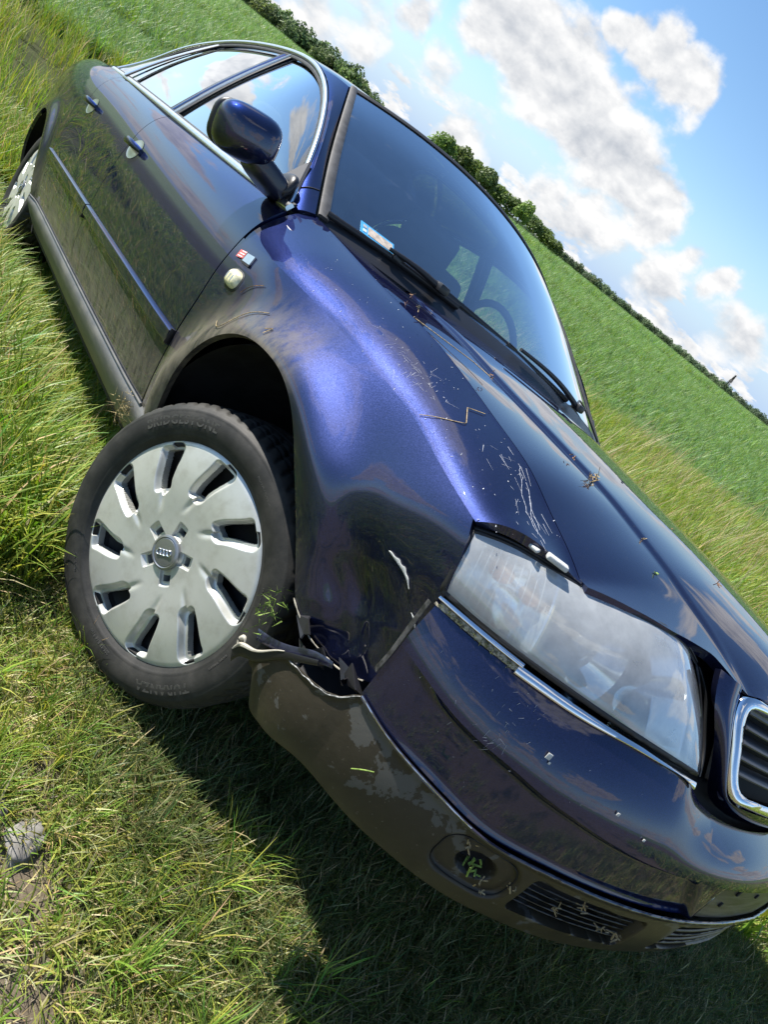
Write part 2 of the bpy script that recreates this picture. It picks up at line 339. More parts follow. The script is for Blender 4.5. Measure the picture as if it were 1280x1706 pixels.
# front wing, flank: from arch lip out to door line / shoulder / headlamp gap
def wing_flank():
    n = 150
    inner = np.concatenate([ARC(np.linspace(0, 1, 112)), (poly([(.372, .443), (.385, .428), (.42, .412), (.472, .409), (.515, .424), (.548, .446)], 39) + np.stack([0 * np.arange(39), .0035 * np.sign(np.sin(np.arange(39) * 2.3)) * np.abs(np.sin(np.arange(39) * .9)) * np.sin(np.linspace(0, math.pi, 39))], 1))[1:]])
    dl = DOORF(np.linspace(0, .80, 60)) + np.array([.0035, 0]); xs = np.linspace(dl[-1][0], .530, 90)
    outer_ = np.concatenate([[(-.395, .30)], dl, np.stack([xs, crz(xs)], 1)[1:], [(.545, .70), (.556, .67), (.566, .625), (.566, .60), (.566, .56), (.568, .51), (.564, .482), (.552, .449)]])
    # match by position along each, with key points held together
    def seg(Pi, ks, ms):
        o = []
        for a, b, m_ in zip(ks[:-1], ks[1:], ms): o.append(poly(Pi[a:b+1], m_ + 1)[:-1])
        o.append(Pi[ks[-1]:ks[-1]+1]); return np.concatenate(o)
    ii = seg(inner, [0, 40, 88, 111, 149], [40, 60, 30, 40])
    k2 = 1 + 59; k3 = k2 + 89
    oo = seg(outer_, [0, k2, k3, k3 + 3, len(outer_) - 1], [40, 60, 30, 40])
    v = np.linspace(0, 1, 44)[:, None, None]
    Q = ii[None] * (1 - v) + oo[None] * v
    P = side(Q)
    # damage: the skin in front of the arch is pushed in, creased and wavy towards its torn lower edge
    x, z = P[..., 0], P[..., 2]
    d = ss(.30, .46, x) * ss(.66, .50, z)
    P[..., 1] += d * (.0025 * np.sin(x * 38 + z * 9) + .005 * np.exp(-((x - .45)**2 + (z - .50)**2) / .004) + .002 * ss(.52, .42, z))
    wr_ = np.abs(np.sin(x * 41 + 2.1 * np.sin(z * 23)) ) * np.abs(np.sin(z * 33 - x * 17 + 1.0)); P[..., 1] += d * .0035 * (wr_ - .4) + d * .0018 * np.abs(np.sin((x + z * .8) * 60)) + d * .007 * np.exp(-((x - .43)**2 / .006 + (z - .54)**2 / .004))
    P[..., 1] += .0025 * np.exp(-((x - .46 + (z - .5) * .45) / .028)**2) * ss(.68, .56, z)
    return P
wing = panel('front_wing', wing_flank(), M_paint, car, (0, -1, 0), ret=.014)
# front wing, upper shoulder from the crease to the bonnet shut line
def wing_top(x, w):                                     # w 0..1
    x = np.asarray(x, float); w = np.asarray(w, float); x, w = np.broadcast_arrays(x, w)
    zc = crz(x); P0 = np.stack([Y(x, zc), zc], -1); P1 = SH(x)
    L = np.linalg.norm(P1 - P0, axis=-1, keepdims=True)
    b = ss(-.12, -.42, x)[..., None]
    t0s = np.array([.47, .88]); t0d = np.array([.22, .975]); T0 = t0s * (1 - b) + t0d * b; T0 = T0 / np.linalg.norm(T0, axis=-1, keepdims=True)
    T1 = np.array([.93, .36]) * (1 - b) + np.array([.95, .30]) * b; T1 = T1 / np.linalg.norm(T1, axis=-1, keepdims=True)
    W_ = w[..., None]; h00 = 2*W_**3 - 3*W_**2 + 1; h10 = W_**3 - 2*W_**2 + W_; h01 = -2*W_**3 + 3*W_**2; h11 = W_**3 - W_**2
    yz = h00 * P0 + h10 * T0 * L * .95 + h01 * P1 + h11 * T1 * L * .9
    return np.concatenate([x[..., None], yz], -1)
nx, nw = 110, 26
w_ = np.linspace(0, 1, nw)
x0 = np.interp(w_, [0, .25, .5, .72, .9, 1], [-.360, -.374, -.396, -.416, -.432, -.440]); x1 = np.interp(w_, [0, .2, .5, .8, 1], [.536, .559, .591, .618, .636])
XX = x0[None] + (x1 - x0)[None] * np.linspace(0, 1, nx)[:, None]
wt = wing_top(XX, np.broadcast_to(w_, XX.shape)); wt[:, -1, 1] -= .0015
shoulder = panel('wing_shoulder', wt, M_paint, car, (0, -.5, 1), ret=.014)
# doors
def door(name, fa, fb, z0, ztop, nx=70, nz=60):
    zt = np.linspace(0, 1, nz); V = np.linspace(0, 1, nx)
    a = fa(zt); b = fb(zt); Q = a[None] * (1 - V)[:, None, None] + b[None] * V[:, None, None]
    zz = Q[..., 1]; top = ztop(Q[..., 0]); bot = z0
    hz = bot + (top - bot) * zt[None, :] ; Q[..., 1] = hz
    return panel(name, side(Q), M_paint, car, (0, -1, 0))
def rz(c, dx=0.0):
    def f(t):
        q = c(np.linspace(0, 1, 200)); z = np.linspace(q[0, 1], q[-1, 1], 400); x = np.interp(z, q[:, 1], q[:, 0])
        zz = q[0, 1] + (q[-1, 1] - q[0, 1]) * t; return np.stack([np.interp(zz, z, x) + dx, zz], -1)
    return f
DOORR = crv([(-2.34, .362), (-2.335, .50), (-2.33, .56), (-2.30, .66), (-2.26, .75), (-2.235, .829), (-2.265, .885), (-2.285, .925), (-2.31, .985)])
doorf = door('door', rz(DOORF, -.0015), rz(DOORB, .002), .372, lambda x: beltz(x) - .006)
doorr = door('door', rz(DOORB, -.002), rz(DOORR, .002), .372, lambda x: beltz(x) - .006)
# rear quarter: from rear door line to tail, round the rear arch
def quarter():
    th = np.linspace(math.pi * 1.03, -.10, 90); arc = np.stack([-2.765 - .352 * np.cos(th) * -1 * -1, .335 + .350 * np.sin(th)], 1)
    arc[:, 0] = -2.765 - .352 * np.cos(th)
    arc = arc[::1]
    n = 90
    o1 = rz(DOORR, -.002)(np.linspace(0, 1, 40)); xs = np.linspace(-2.31, -3.78, 60); top = np.stack([xs, beltz(xs) + .0], 1); bk = poly([(-3.78, 1.0), (-3.82, .75), (-3.80, .40)], 20)
    oo = np.concatenate([[( -2.36, .30)], o1, top[1:], bk[1:]])
    a = arc if arc[0, 0] > arc[-1, 0] else arc[::-1]
    aa = poly(a, 160); oo = poly(oo, 160)
    v = np.linspace(0, 1, 26)[:, None, None]; return side(aa[None] * (1 - v) + oo[None] * v)
panel('rear_quarter', quarter(), M_paint, car, (0, -1, 0))
# sill
xs = np.linspace(-.30, -2.40, 60); pr = [(.368, -.004), (.360, .004), (.352, .012), (.335, .014), (.31, .008), (.275, -.004), (.24, -.022), (.21, -.05), (.20, -.10)]
SP = np.stack([np.stack([xs, Y(xs, np.full_like(xs, z)) - d, np.full_like(xs, z)], 1) for z, d in pr], 1)
panel('sill', SP, M_sill, car, (0, -1, 0))
tube('sill_seam_trim', np.stack([xs[3:], Y(xs[3:], .366 + 0 * xs[3:]) - .004, .366 + 0 * xs[3:]], 1), .0035, M_sill, car)
# body shell behind the gaps (dark, just inside the skin)
xs = np.linspace(-3.7, -.425, 120); Q = np.stack(np.meshgrid(xs, np.linspace(.24, .93, 12), indexing='ij'), -1)
ring = np.hypot(Q[..., 0] + 2.765, Q[..., 1] - .335)
shell = side(Q); shell[..., 1] += .016 + .03 * ss(.84, .92, Q[..., 1]); fs = [tuple(f) for f in gridF(120, 12)]; rf = ring.reshape(-1); fs = [f for f in fs if min(rf[list(f)]) > .38]
raw('inner_body', shell.reshape(-1, 3), fs, M_seam, car)

# rub strips on the doors
def rub(a, b):
    xs = np.linspace(a, b, 50); 
    zt = np.interp(xs, [-2.34, -.37], [.588, .562]); zb = zt - .036
    return np.stack([np.stack([xs, Y(xs, z_) - o_, z_], 1) for z_, o_ in ((zb - .001, 0), (zb, .010), (zb + .002, .0122), (zb + .006, .0125), (zt - .010, .0125), (zt - .0065, .0125), (zt - .0055, .0122), (zt - .0035, .0095), (zt - .001, .003), (zt, -.001))], 1)
for nm, a, b, par in (('rub_strip', -.378, -1.412, doorf), ('rub_strip', -1.424, -2.325, doorr)):
    P = rub(a, b); o = panel(nm, P, M_paint, par, (0, -1, 0), ret=.003)
    box('strip_end', (a - .001 if a > -1 else a, float(Y(a, .54)) - .006, .545), (.006, .012, .036), M_blackpl, par, bev=.002)

# ------------------------------------------------------------------ bonnet
zc0 = nspl([-.30, -.25, 0, .14, .288, .423, .514, .623, .70, .76, .825], [.972, .966, .934, .914, .891, .869, .852, .829, .810, .790, .757])
CRS = nspl([-.40, -.32, -.142, .119, .217, .326, .425, .523, .591, .645, .70, .783], [(-.505, .944), (-.50, .936), (-.485, .9235), (-.468, .887), (-.455, .8735), (-.440, .858), (-.425, .842), (-.410, .820), (-.398, .803), (-.385, .786), (-.372, .769), (-.352, .736)])
SHB = nspl([-.46, -.40, -.328, -.2, -.066, .15, .266, .367, .457, .519, .60, .63], [(-.740, .947), (-.730, .939), (-.720, .930), (-.712, .9135), (-.705, .898), (-.692, .8725), (-.682, .8495), (-.680, .8283), (-.6745, .8054), (-.6725, .781), (-.675, .751), (-.678, .738)])
XC = lambda y: -.405 + .165 * (1 - (np.asarray(y) / .735)**2)          # cowl line
def XFRONT(y): return np.interp(np.abs(y), [0, .20, .28, .335, .37, .41, .48, .536, .611, .66, .69], [.822, .812, .797, .780, .758, .731, .719, .709, .680, .655, .639])
def hood(n=110, cols=(0, .5, 1)):
    # columns: fraction across: 0 centre .. A crease-inner .. B crease-foot .. 1 shut
    u = np.linspace(0, 1, n)
    cs = np.r_[np.linspace(0, .56, 24)[:-1], np.linspace(.56, .60, 5)[:-1], np.linspace(.60, 1, 24)]
    P = np.zeros((n, len(cs), 3))
    for j, c in enumerate(cs):
        x = None; y = -c * .70
        for it in range(6):
            xa = XC(y); xf = np.minimum(XFRONT(y), 9); x = xa + (xf - xa) * u
            q = CRS(x); s = SHB(x); yc, zc = q[:, 0], q[:, 1]; ys, zs = s[:, 0], s[:, 1]; z0 = zc0(x)
            fade = ss(.80, .66, x)
            hi = .0065 * fade + .001; wd_ = .016 + .010 * ss(.2, .6, x)
            if c <= .56:
                f = c / .56; yi = yc + wd_; y = yi * f
                z = z0 + (zc + hi - z0) * (f**2.0 * .8 + .2 * f**3)
            elif c <= .60:
                f = (c - .56) / .04; y = yc + wd_ * (1 - f); g = f * f * (3 - 2 * f); z = zc + hi * (1 - g)
            else:
                f = (c - .60) / .40; y = yc + (ys - yc) * f; drop = zc - zs
                z = zc - drop * (.55 * f + .45 * f * f)
            
        P[:, j] = np.stack([x, y, z], 1)
    return P
HP = hood()
bon_half = HP
full = np.concatenate([HP[:, :0:-1] * np.array([1, 1, 1]), HP * np.array([1, -1, 1])], 1)
bonnet = panel('bonnet', full, M_paint, car, (0, 0, 1), ret=.016)
# ------------------------------------------------------------------ front bumper, wrapped along its plan curve
PL = crv([(.958, 0), (.945, -.2), (.90, -.4), (.84, -.55), (.755, -.68), (.66, -.765), (.55, -.82), (.44, -.85), (.34, -.862)])
_s = np.linspace(0, 1, 1500); _P = PL(_s); _T = np.gradient(_P, axis=0); _T /= np.linalg.norm(_T, axis=1)[:, None]
_N = np.stack([-_T[:, 1], _T[:, 0]], 1); _N *= np.sign(_N[0, 0])
def bp(s, z, off):
    s, z, off = np.broadcast_arrays(np.asarray(s, float), np.asarray(z, float), np.asarray(off, float))
    a = np.abs(s); p = np.stack([np.interp(a, _s, _P[:, k]) for k in (0, 1)], -1); n = np.stack([np.interp(a, _s, _N[:, k]) for k in (0, 1)], -1)
    q = p - n * off[..., None]; yy = np.where(s < 0, -q[..., 1], q[..., 1]); return np.stack([q[..., 0], yy, z], -1)
I = np.interp
zT = lambda s: nspl([0, .05, .217, .30, .358, .398, .45, .516, .6, .66, .72, .776, .803], [.552, .553, .558, .568, .585, .603, .609, .609, .603, .601, .599, .599, .600])(s)
oT = lambda s: I(s, [0, .3, .4, .52, .6, .66, .72, .776, .803], [.066, .055, .045, .038, .032, .028, .021, .014, .010])
zR = lambda s: nspl([0, .30, .43, .49, .536, .583, .62, .674, .718, .764, .803], [.487, .487, .486, .490, .494, .498, .503, .506, .512, .523, .532])(s)
zS = lambda s: nspl([0, .22, .29, .39, .46, .52, .56, .61, .65, .706, .756, .80], [.413, .413, .409, .407, .406, .404, .401, .402, .409, .418, .427, .440])(s)
def painted():
    sv = np.linspace(0, .8035, 220); rows = []
    for f in np.linspace(0, 1, 20):
        z = zT(sv) + (zR(sv) - zT(sv)) * f; rows.append(bp(sv, z, oT(sv) * (1 - f)**2.1 + .002 * (1 - f)))
    m = ss(.268, .285, sv) * ss(.80, .66, sv)
    for f in np.linspace(0, 1, 26)[0:]:
        end = .303 - .060 * f
        mm = np.where(sv < .40, ss(end - .014, end + .006, sv), 1.0) * ss(.80, .68, sv) * I(f, [0, .05, .12, .9, 1], [0, .55, 1, 1, .75])
        plate = ss(.232, .224, sv) * I(f, [0, .02, .06, 1], [0, 0, 1, 1])
        z = zR(sv) + (zS(sv) - zR(sv)) * f; rows.append(bp(sv, z, .0115 * mm + .007 * plate + .003 * f))
    return np.stack(rows, 1)
PB = painted(); left = PB[:0:-1] * np.array([1, -1, 1])
bumper = panel('front_bumper', np.concatenate([left, PB]), M_paint, car, (1, 0, 0), t=.003, ret=.012)
# plate recess: bare grey backing with screw holes where the number plate is missing
sv = np.linspace(-.222, .222, 40); G = np.stack([bp(sv, .506 - f * .088, .0062) for f in np.linspace(0, 1, 6)], 1)
def plate_mat():
    m, t = newmat('scuffed_plate_backing'); co = t.n('ShaderNodeTexCoord').outputs['Object']
    st = t.noise(t.vm('MULTIPLY', co, (1, 1, 14)), 9, 6, .65)
    out(t, pbsdf(t, Base_Color=t.mix(t.mr(st, .35, .7), (.035, .032, .03, 1), (.13, .12, .105, 1)), Roughness=.35)); return m
pb = panel('plate_backing', G, plate_mat(), bumper, (1, 0, 0), ret=.002)
for s_, z_, r_ in ((-.05, .46, .004), (.165, .478, .005), (.185, .45, .004), (.12, .495, .004), (.08, .47, .004)):
    p = bp(s_, z_, .0052); box('screw_hole', tuple(p), (.003, r_ * 2.4, r_ * 2), M_seam, bumper, bev=.001)
# flange where the bumper has sprung off the wing
fl = [(.566, -.818, .603), (.567, -.8165, .56), (.568, -.815, .51), (.566, -.8145, .478)]
fo = [(.558, -.817, .603), (.559, -.8165, .56), (.560, -.814, .512), (.558, -.813, .482)]
strip('sprung_flange', crv(fl, 20), crv(fo, 20), simple('scuffed_dark_plastic', (.035, .035, .037), .45, var=.6, vscale=90), bumper, (-.1, -1, 0), h=.001)
# lower bumper
zL = lambda s: nspl([0, .12, .23, .32, .418, .508, .564, .62, .673, .724, .774, .822, .873, .905, .936, .955], [.302, .301, .297, .289, .282, .280, .278, .279, .281, .282, .285, .283, .268, .262, .268, .30])(s)
zU = lambda s: I(s, [0, .2, .30, .39, .46, .52, .56, .61, .65, .706, .756, .80, .808, .82, .838, .86, .88, .905, .93, .953, .96], [.411, .411, .406, .405, .404, .402, .399, .400, .407, .416, .425, .438, .43, .412, .400, .394, .391, .388, .366, .334, .32])
Larc = 1.171
def rr(u, z, cu, cz, hu, hz, r):
    qx = np.abs(u - cu) - (hu - r); qz = np.abs(z - cz) - (hz - r)
    return np.hypot(np.maximum(qx, 0), np.maximum(qz, 0)) + np.minimum(np.maximum(qx, qz), 0) - r
def lower():
    sv = np.linspace(0, .957, 620); fv = np.r_[np.linspace(0, 1, 60)]
    S, Fv = np.meshgrid(sv, fv, indexing='ij'); Z = zU(S) + (zL(S) - zU(S)) * Fv
    off = .0025 - .0035 * np.exp(-(Fv / .05)**2) + .024 * Fv**2.2 + .012 * ss(.86, .96, S) * Fv
    off = off + ss(.93, .96, S) * .006
    u = S * Larc
    # recessed grille, fog lamp pod and centre grille
    dg = rr(u, Z, .405 * Larc, .3515, .118, .0335, .008); df = rr(u, Z, .575 * Larc, .350, .062, .038, .030); dc = rr(u, Z, 0, .358, .272, .034, .008)
    hole = np.hypot((u - .572 * Larc) / 1.45, Z - .350) - .0195
    depth = .055 * ss(.002, -.003, dg) + .040 * ss(.003, -.004, dc)
    depth = np.maximum(depth, .009 * ss(.004, -.006, df))
    lip = .004 * np.exp(-(df / .005)**2) * 0
    depth = depth + .030 * ss(.003, -.003, hole)
    P = bp(S, Z, off + depth - lip)
    # under-turn
    ex = [bp(sv, zL(sv) - a, .0265 + .012 * ss(.86, .96, sv) + b) for a, b in ((.004, .010), (.006, .03), (.004, .07), (.0, .12))]
    P = np.concatenate([P] + [e[:, None] for e in ex], 1)
    mk = np.zeros(P.shape[:2], bool); mk[:, :60] = (dg < -.003) | (dc < -.003) | (hole < -.001)
    return P, mk
LP, mk = lower()
n_, m_ = LP.shape[:2]
P2 = np.concatenate([LP[:0:-1] * np.array([1, -1, 1]), LP]); mk2 = np.concatenate([mk[:0:-1], mk])
F = gridF(*P2.shape[:2]); mi = mk2.reshape(-1)[F].all(1).astype(int)
# the far corner is intact: keep it, cut nothing
V = P2.reshape(-1, 3); f = F[5000]
if np.cross(V[f[1]] - V[f[0]], V[f[2]] - V[f[0]])[0] < 0: F = F[:, ::-1]
lowb = raw('lower_bumper', V, F, [M_lower, M_seam], bumper, sharp=60, mi=mi)
# inner thickness of the torn edge
sv = np.linspace(.80, .957, 60); A = bp(sv, zU(sv) + .001, .000 + .006 * ss(.93, .96, sv)); B = bp(sv, zU(sv) - .001, .005 + .006 * ss(.93, .96, sv))
strip('torn_lip', A, B, M_lower, bumper, (0, 0, 1), h=.002)
sv = np.linspace(.801, .93, 60); tube('pale_torn_edge', bp(sv, zU(sv) + .0008 * np.sin(sv * 300), -.0006 + .006 * ss(.93, .96, sv)), .0009 + .0004 * np.sin(sv * 170), simple('scuffed_pale_edge', (.26, .26, .25), .5, var=.6, vscale=200), bumper, n=5)
for z_ in np.linspace(.3275, .379, 6):
    sv = np.linspace(.308, .502, 40); tube('intake_slat', bp(sv, z_ + .0 * sv, .0155 + .02 * ((.405 - z_) / .12)**2), .0014, M_blackpl, bumper, n=6)
for z_ in np.linspace(.335, .385, 5):
    sv = np.linspace(-.229, .229, 60); tube('intake_slat', bp(sv, z_ + 0 * sv, .013 + .02 * ((.405 - z_) / .12)**2), .0024, M_blackpl, bumper, n=6)
# groove ring round the fog lamp pod
a = np.linspace(0, 2 * math.pi, 60); uu = .575 * Larc + .060 * np.sign(np.cos(a)) * np.abs(np.cos(a))**.6; zz_ = .350 + .038 * np.sign(np.sin(a)) * np.abs(np.sin(a))**.6
tube('fog_lamp_bezel', bp(uu / Larc, zz_, .006 + .02 * ((.405 - zz_) / .12)**2), .0012, M_seam, bumper, n=6)
# seam moulding between painted and grey part, a thin bright metallic edge at its outer end
sv = np.linspace(0, .80, 160); SM = bp(sv, zS(sv) - .001, -.0005)
tube('seam_edge', np.concatenate([SM[:0:-1] * np.array([1, -1, 1]), SM]), .0028, simple('glossy_black_edge', (.03, .03, .05), .12, coat=1), bumper, n=6)
tube('bright_edge', bp(np.linspace(.615, .80, 50), zS(np.linspace(.615, .80, 50)) + .0005, -.0022), .0011, M_alu, bumper, n=6)
# broken wheel-arch end: splintered tongue with a pale torn edge
tgA = crv([(.366, -.866, .320), (.373, -.866, .335), (.40, -.862, .350), (.434, -.855, .383), (.462, -.849, .404), (.495, -.839, .426)], 40); tgB = tgA + np.array([.006, .004, -.014]) * np.linspace(1.2, .5, 40)[:, None]
strip('splintered_tongue', tgA, tgB, M_blackpl, bumper, (-.2, -1, .4), h=.002)
tube('torn_white_edge', tgA[:26] + np.array([0, -.0015, .001]), np.r_[np.linspace(.0012, .0055, 6), np.linspace(.0055, .0032, 8), np.linspace(.0032, .001, 12)], M_torn, bumper, n=7, flat=.7)
tube('torn_white_edge', crv([(.372, -.866, .330), (.366, -.866, .340), (.371, -.866, .349), (.380, -.864, .341)], 14), np.r_[np.linspace(.002, .0045, 7), np.linspace(.0045, .001, 7)], M_torn, bumper, n=6)
strip('bent_bracket', crv([(.364, -.846, .366), (.386, -.842, .373), (.41, -.839, .383), (.441, -.832, .402), (.468, -.827, .421), (.50, -.818, .432)], 24), crv([(.376, -.846, .352), (.395, -.842, .360), (.418, -.838, .371), (.449, -.832, .390), (.478, -.826, .410), (.506, -.818, .425)], 24), simple('dark_navy_flap', (.012, .013, .03), .3, coat=.6, var=.6, vscale=60), bumper, (0, -1, .3), h=.002)
# dark structure behind the gaps
sv = np.linspace(-.80, .80, 80); G = np.stack([bp(sv, z, o) for z, o in ((.27, .13), (.40, .10), (.50, .085), (.56, .10), (.62, .12), (.70, .20), (.735, .23))], 1)
panel('front_panel', G, M_seam, car, (1, 0, 0), ret=0)

# ------------------------------------------------------------------ headlamps
def headlamp(parent):
    top = crv([(.538, -.806, .706), (.568, -.771, .720), (.596, -.735, .726), (.627, -.690, .731), (.676, -.612, .742), (.706, -.537, .749), (.717, -.480, .7455), (.729, -.425, .729)], 60)
    bot = crv([(.561, -.808, .6235), (.612, -.770, .6215), (.685, -.707, .624), (.746, -.624, .624), (.800, -.514, .621), (.829, -.415, .614)], 60)
    v = np.linspace(0, 1, 24); P = top[:, None] * (1 - v)[None, :, None] + bot[:, None] * v[None, :, None]
    u = np.linspace(0, 1, 60); bul = (np.sin(np.pi * v)**.8)[None, :] * (.4 + .6 * np.sin(np.pi * u)**.5)[:, None] * .016
    N = gridN(P); N *= np.sign(N[30, 12, 0]); P = P + N * bul[..., None]
    return P, N, top, bot
HL, HN, hlt, hlb = headlamp(None)
hl = empty('headlight', car)
lens = panel('lens', HL, M_lens, hl, (1, -.5, .3), ret=.012)
# housing bowl behind the glass
def inset(P, N, d, sh):                                 # shrink to its centre and push back
    c = P.mean((0, 1)); return c + (P - c) * sh - N * d
rimo = np.concatenate([HL[:, 0], HL[-1, 1:], HL[-2::-1, -1], HL[0, -2:0:-1]]); rimn = np.concatenate([HN[:, 0], HN[-1, 1:], HN[-2::-1, -1], HN[0, -2:0:-1]])
cc = HL.mean((0, 1)); rows = [rimo - rimn * .010, cc + (rimo - cc) * .97 - rimn * .03, cc + (rimo - cc) * .90 - rimn * .075, cc + (rimo - cc) * .55 - rimn * .095, cc + (rimo - cc) * .02 - rimn * .10]
G = np.stack(rows, 0); raw('housing', G.reshape(-1, 3), gridF(5, len(rimo), closed_v=True), M_house, hl, sharp=50)
def onlens(u, v, d):
    i = u * 59; j = v * 23; i0 = int(min(i, 58)); j0 = int(min(j, 22)); a, b = i - i0, j - j0
    p = HL[i0, j0] * (1 - a) * (1 - b) + HL[i0 + 1, j0] * a * (1 - b) + HL[i0, j0 + 1] * (1 - a) * b + HL[i0 + 1, j0 + 1] * a * b
    return p - HN[i0, j0] * d
def dish(name, c, ax, r, depth, m, n=28, k=8, sq=1.0):
    ax = np.array(ax, float); ax /= np.linalg.norm(ax); a = np.cross(ax, (0, 0, 1)); a /= np.linalg.norm(a); b = np.cross(a, ax); V = []
    for i in range(k + 1):
        f = i / k; rad = r * f; 
        for j in range(n):
            q = 2 * math.pi * j / n; V.append(np.array(c) + ax * depth * (f * f) + rad * (math.cos(q) * a * sq + math.sin(q) * b))
    return raw(name, V, gridF(k + 1, n, closed_v=True), m, hl, sharp=0)
fwd = (1, -.12, .02)
dish('main_reflector', onlens(.50, .52, .085), fwd, .058, .050, M_refl, sq=.95)
dish('main_reflector', onlens(.77, .55, .085), fwd, .066, .052, M_refl, sq=1.15)
o = dish('projector_ring', onlens(.47, .50, .060), fwd, .030, .014, M_blackpl)
bmd = bmesh.new(); bmesh.ops.create_uvsphere(bmd, u_segments=24, v_segments=14, radius=.026); bmesh.ops.scale(bmd, vec=(.55, 1, 1), verts=bmd.verts)
bmesh.ops.translate(bmd, vec=onlens(.47, .50, .050), verts=bmd.verts); me = bpy.data.meshes.new('projector_lens'); bmd.to_mesh(me); bmd.free(); me.polygons.foreach_set('use_smooth', [True] * len(me.polygons))
link('projector_lens', me, hl, simple('dark_optic', (.03, .04, .05), .05, coat=1))
dish('indicator_reflector', onlens(.17, .45, .075), (1, -.7, .1), .046, .040, M_refl)
def bulb(u, v, d, r):
    b = bmesh.new(); bmesh.ops.create_uvsphere(b, u_segments=16, v_segments=10, radius=r); bmesh.ops.scale(b, vec=(1.5, 1, 1), verts=b.verts); bmesh.ops.translate(b, vec=onlens(u, v, d), verts=b.verts)
    me = bpy.data.meshes.new('bulb'); b.to_mesh(me); b.free(); me.polygons.foreach_set('use_smooth', [True] * len(me.polygons)); link('bulb', me, hl, M_amber)
bulb(.14, .30, .040, .015); bulb(.25, .36, .042, .012)
# upright dividers between the lamp chambers
def divider(u, wd, m):
    A = np.array([onlens(u + .03 * (.5 - v), v, .014) for v in np.linspace(.03, .97, 10)]); B = np.array([onlens(u + wd + .03 * (.5 - v), v, .060) for v in np.linspace(.03, .97, 10)])
    strip('chamber_divider', A, B, m, hl, (1, .5, 0), h=.003)
M_cream = simple('cream_plastic', (.50, .45, .30), .35, .2)
divider(.305, .06, M_cream); divider(.30, -.05, M_house); divider(.93, -.04, M_house)
# fluted inner glass ribs of the indicator side
for k in range(9):
    u = .05 + k * .026; A = [onlens(u, v, .006) for v in np.linspace(.08, .95, 8)]; tube('flute', A, .0006, M_lens, hl, n=4, cap=False)
# rubber seal round the lamp
tube('lamp_seal', np.concatenate([rimo, rimo[:2]]) - np.concatenate([rimn, rimn[:2]]) * .004 + 0, .0055, M_rub, hl, n=6)
sealband = []
for k, (w1, dz) in enumerate(((0, 0),)):
    A = hlt + np.array([-.002, 0, .003]); B = hlt + np.array([-.008, .002, .0045]); strip('lamp_gasket', A, B, M_rub, hl, (.5, -.3, .8), h=.003)
inn = crv([(.729, -.425, .729), (.757, -.404, .702), (.783, -.397, .668), (.809, -.397, .636), (.829, -.412, .610)], 24)
strip('lamp_gasket', inn + np.array([.001, .003, 0]), inn + np.array([-.004, .022, -.002]), M_rub, hl, (.9, -.2, .3), h=.004)
# the other headlamp: copies, mirrored
hr = empty('headlight', car)
for c_ in [c for c in hl.children if not c.name.startswith('flute')]: mirror_obj(c_, hr)
# chrome strip under the lamp: its outer end broken open
zc_ = lambda s: .611 + 0 * s
sv = np.linspace(.385, .690, 60); A = bp(sv, I(sv, [.38, .5, .6, .7], [.607, .614, .613, .611]), oT(sv) + .002); B = bp(sv, zT(sv) - .001, oT(sv) - .003)
strip('chrome_strip', A, B, M_chrome, car, (.8, -.5, .2), h=.004)
sv = np.linspace(.685, .806, 40); A = bp(sv, .6165 + 0 * sv, oT(sv) + .003); B = bp(sv, .6105 + 0 * sv, oT(sv) - .001)
strip('broken_chrome_strip', A, B, M_chrome, car, (.6, -.8, .2), h=.003)
A = bp(sv, .6085 + 0 * sv, oT(sv) + .003); B = bp(sv, .6005 + 0 * sv, oT(sv) + .001); strip('strip_clip_rail', A, B, simple('cream_clip_rail', (.30, .27, .20), .6, var=.7, vscale=160), car, (.6, -.8, .2), h=.001)
# chewed debris along the clip rail
r_ = np.random.default_rng(3); V = []; F = []
for k in range(110):
    s = r_.uniform(.69, .80); p = bp(s, .6045 + r_.normal() * .002, oT(s) - .002); d = r_.normal(size=3); d /= np.linalg.norm(d); e = np.cross(d, r_.normal(size=3)); e /= np.linalg.norm(e); L = r_.uniform(.003, .008); b0 = len(V)
    V += [p - d * L * .5, p + d * L * .5, p + e * .0012 + d * L * .2]; F.append((b0, b0 + 1, b0 + 2))
tag(raw('strip_debris', V, F, simple('green_brown_debris', (.10, .11, .03), .8, var=.9, vscale=400), car, smooth=False), kind='stuff')

# ------------------------------------------------------------------ grille
gr = empty('radiator_grille', car)
GO = crv([(.829, 0, .748), (.820, -.15, .745), (.802, -.279, .740), (.788, -.335, .7375), (.785, -.350, .731), (.792, -.357, .712), (.820, -.353, .668), (.852, -.338, .615), (.862, -.328, .6045), (.874, -.300, .601), (.894, -.204, .600), (.906, 0, .598)], 90)
GI = crv([(.836, 0, .734), (.828, -.15, .732), (.811, -.270, .728), (.800, -.318, .726), (.797, -.333, .721), (.802, -.337, .706), (.825, -.335, .668), (.855, -.321, .622), (.862, -.311, .616), (.872, -.290, .6145), (.888, -.204, .6145), (.900, 0, .612)], 90)
def both(A): return np.concatenate([A, A[-2:0:-1] * np.array([1, -1, 1])])
GOf, GIf = both(GO), both(GI); GOf = np.concatenate([GOf, GOf[:1]]); GIf = np.concatenate([GIf, GIf[:1]])
strip('grille_frame', GOf, GIf, M_chrome, gr, (.87, 0, .48), h=.007)
M_slat = simple('grille_slat_plastic', (.035, .036, .040), .35)
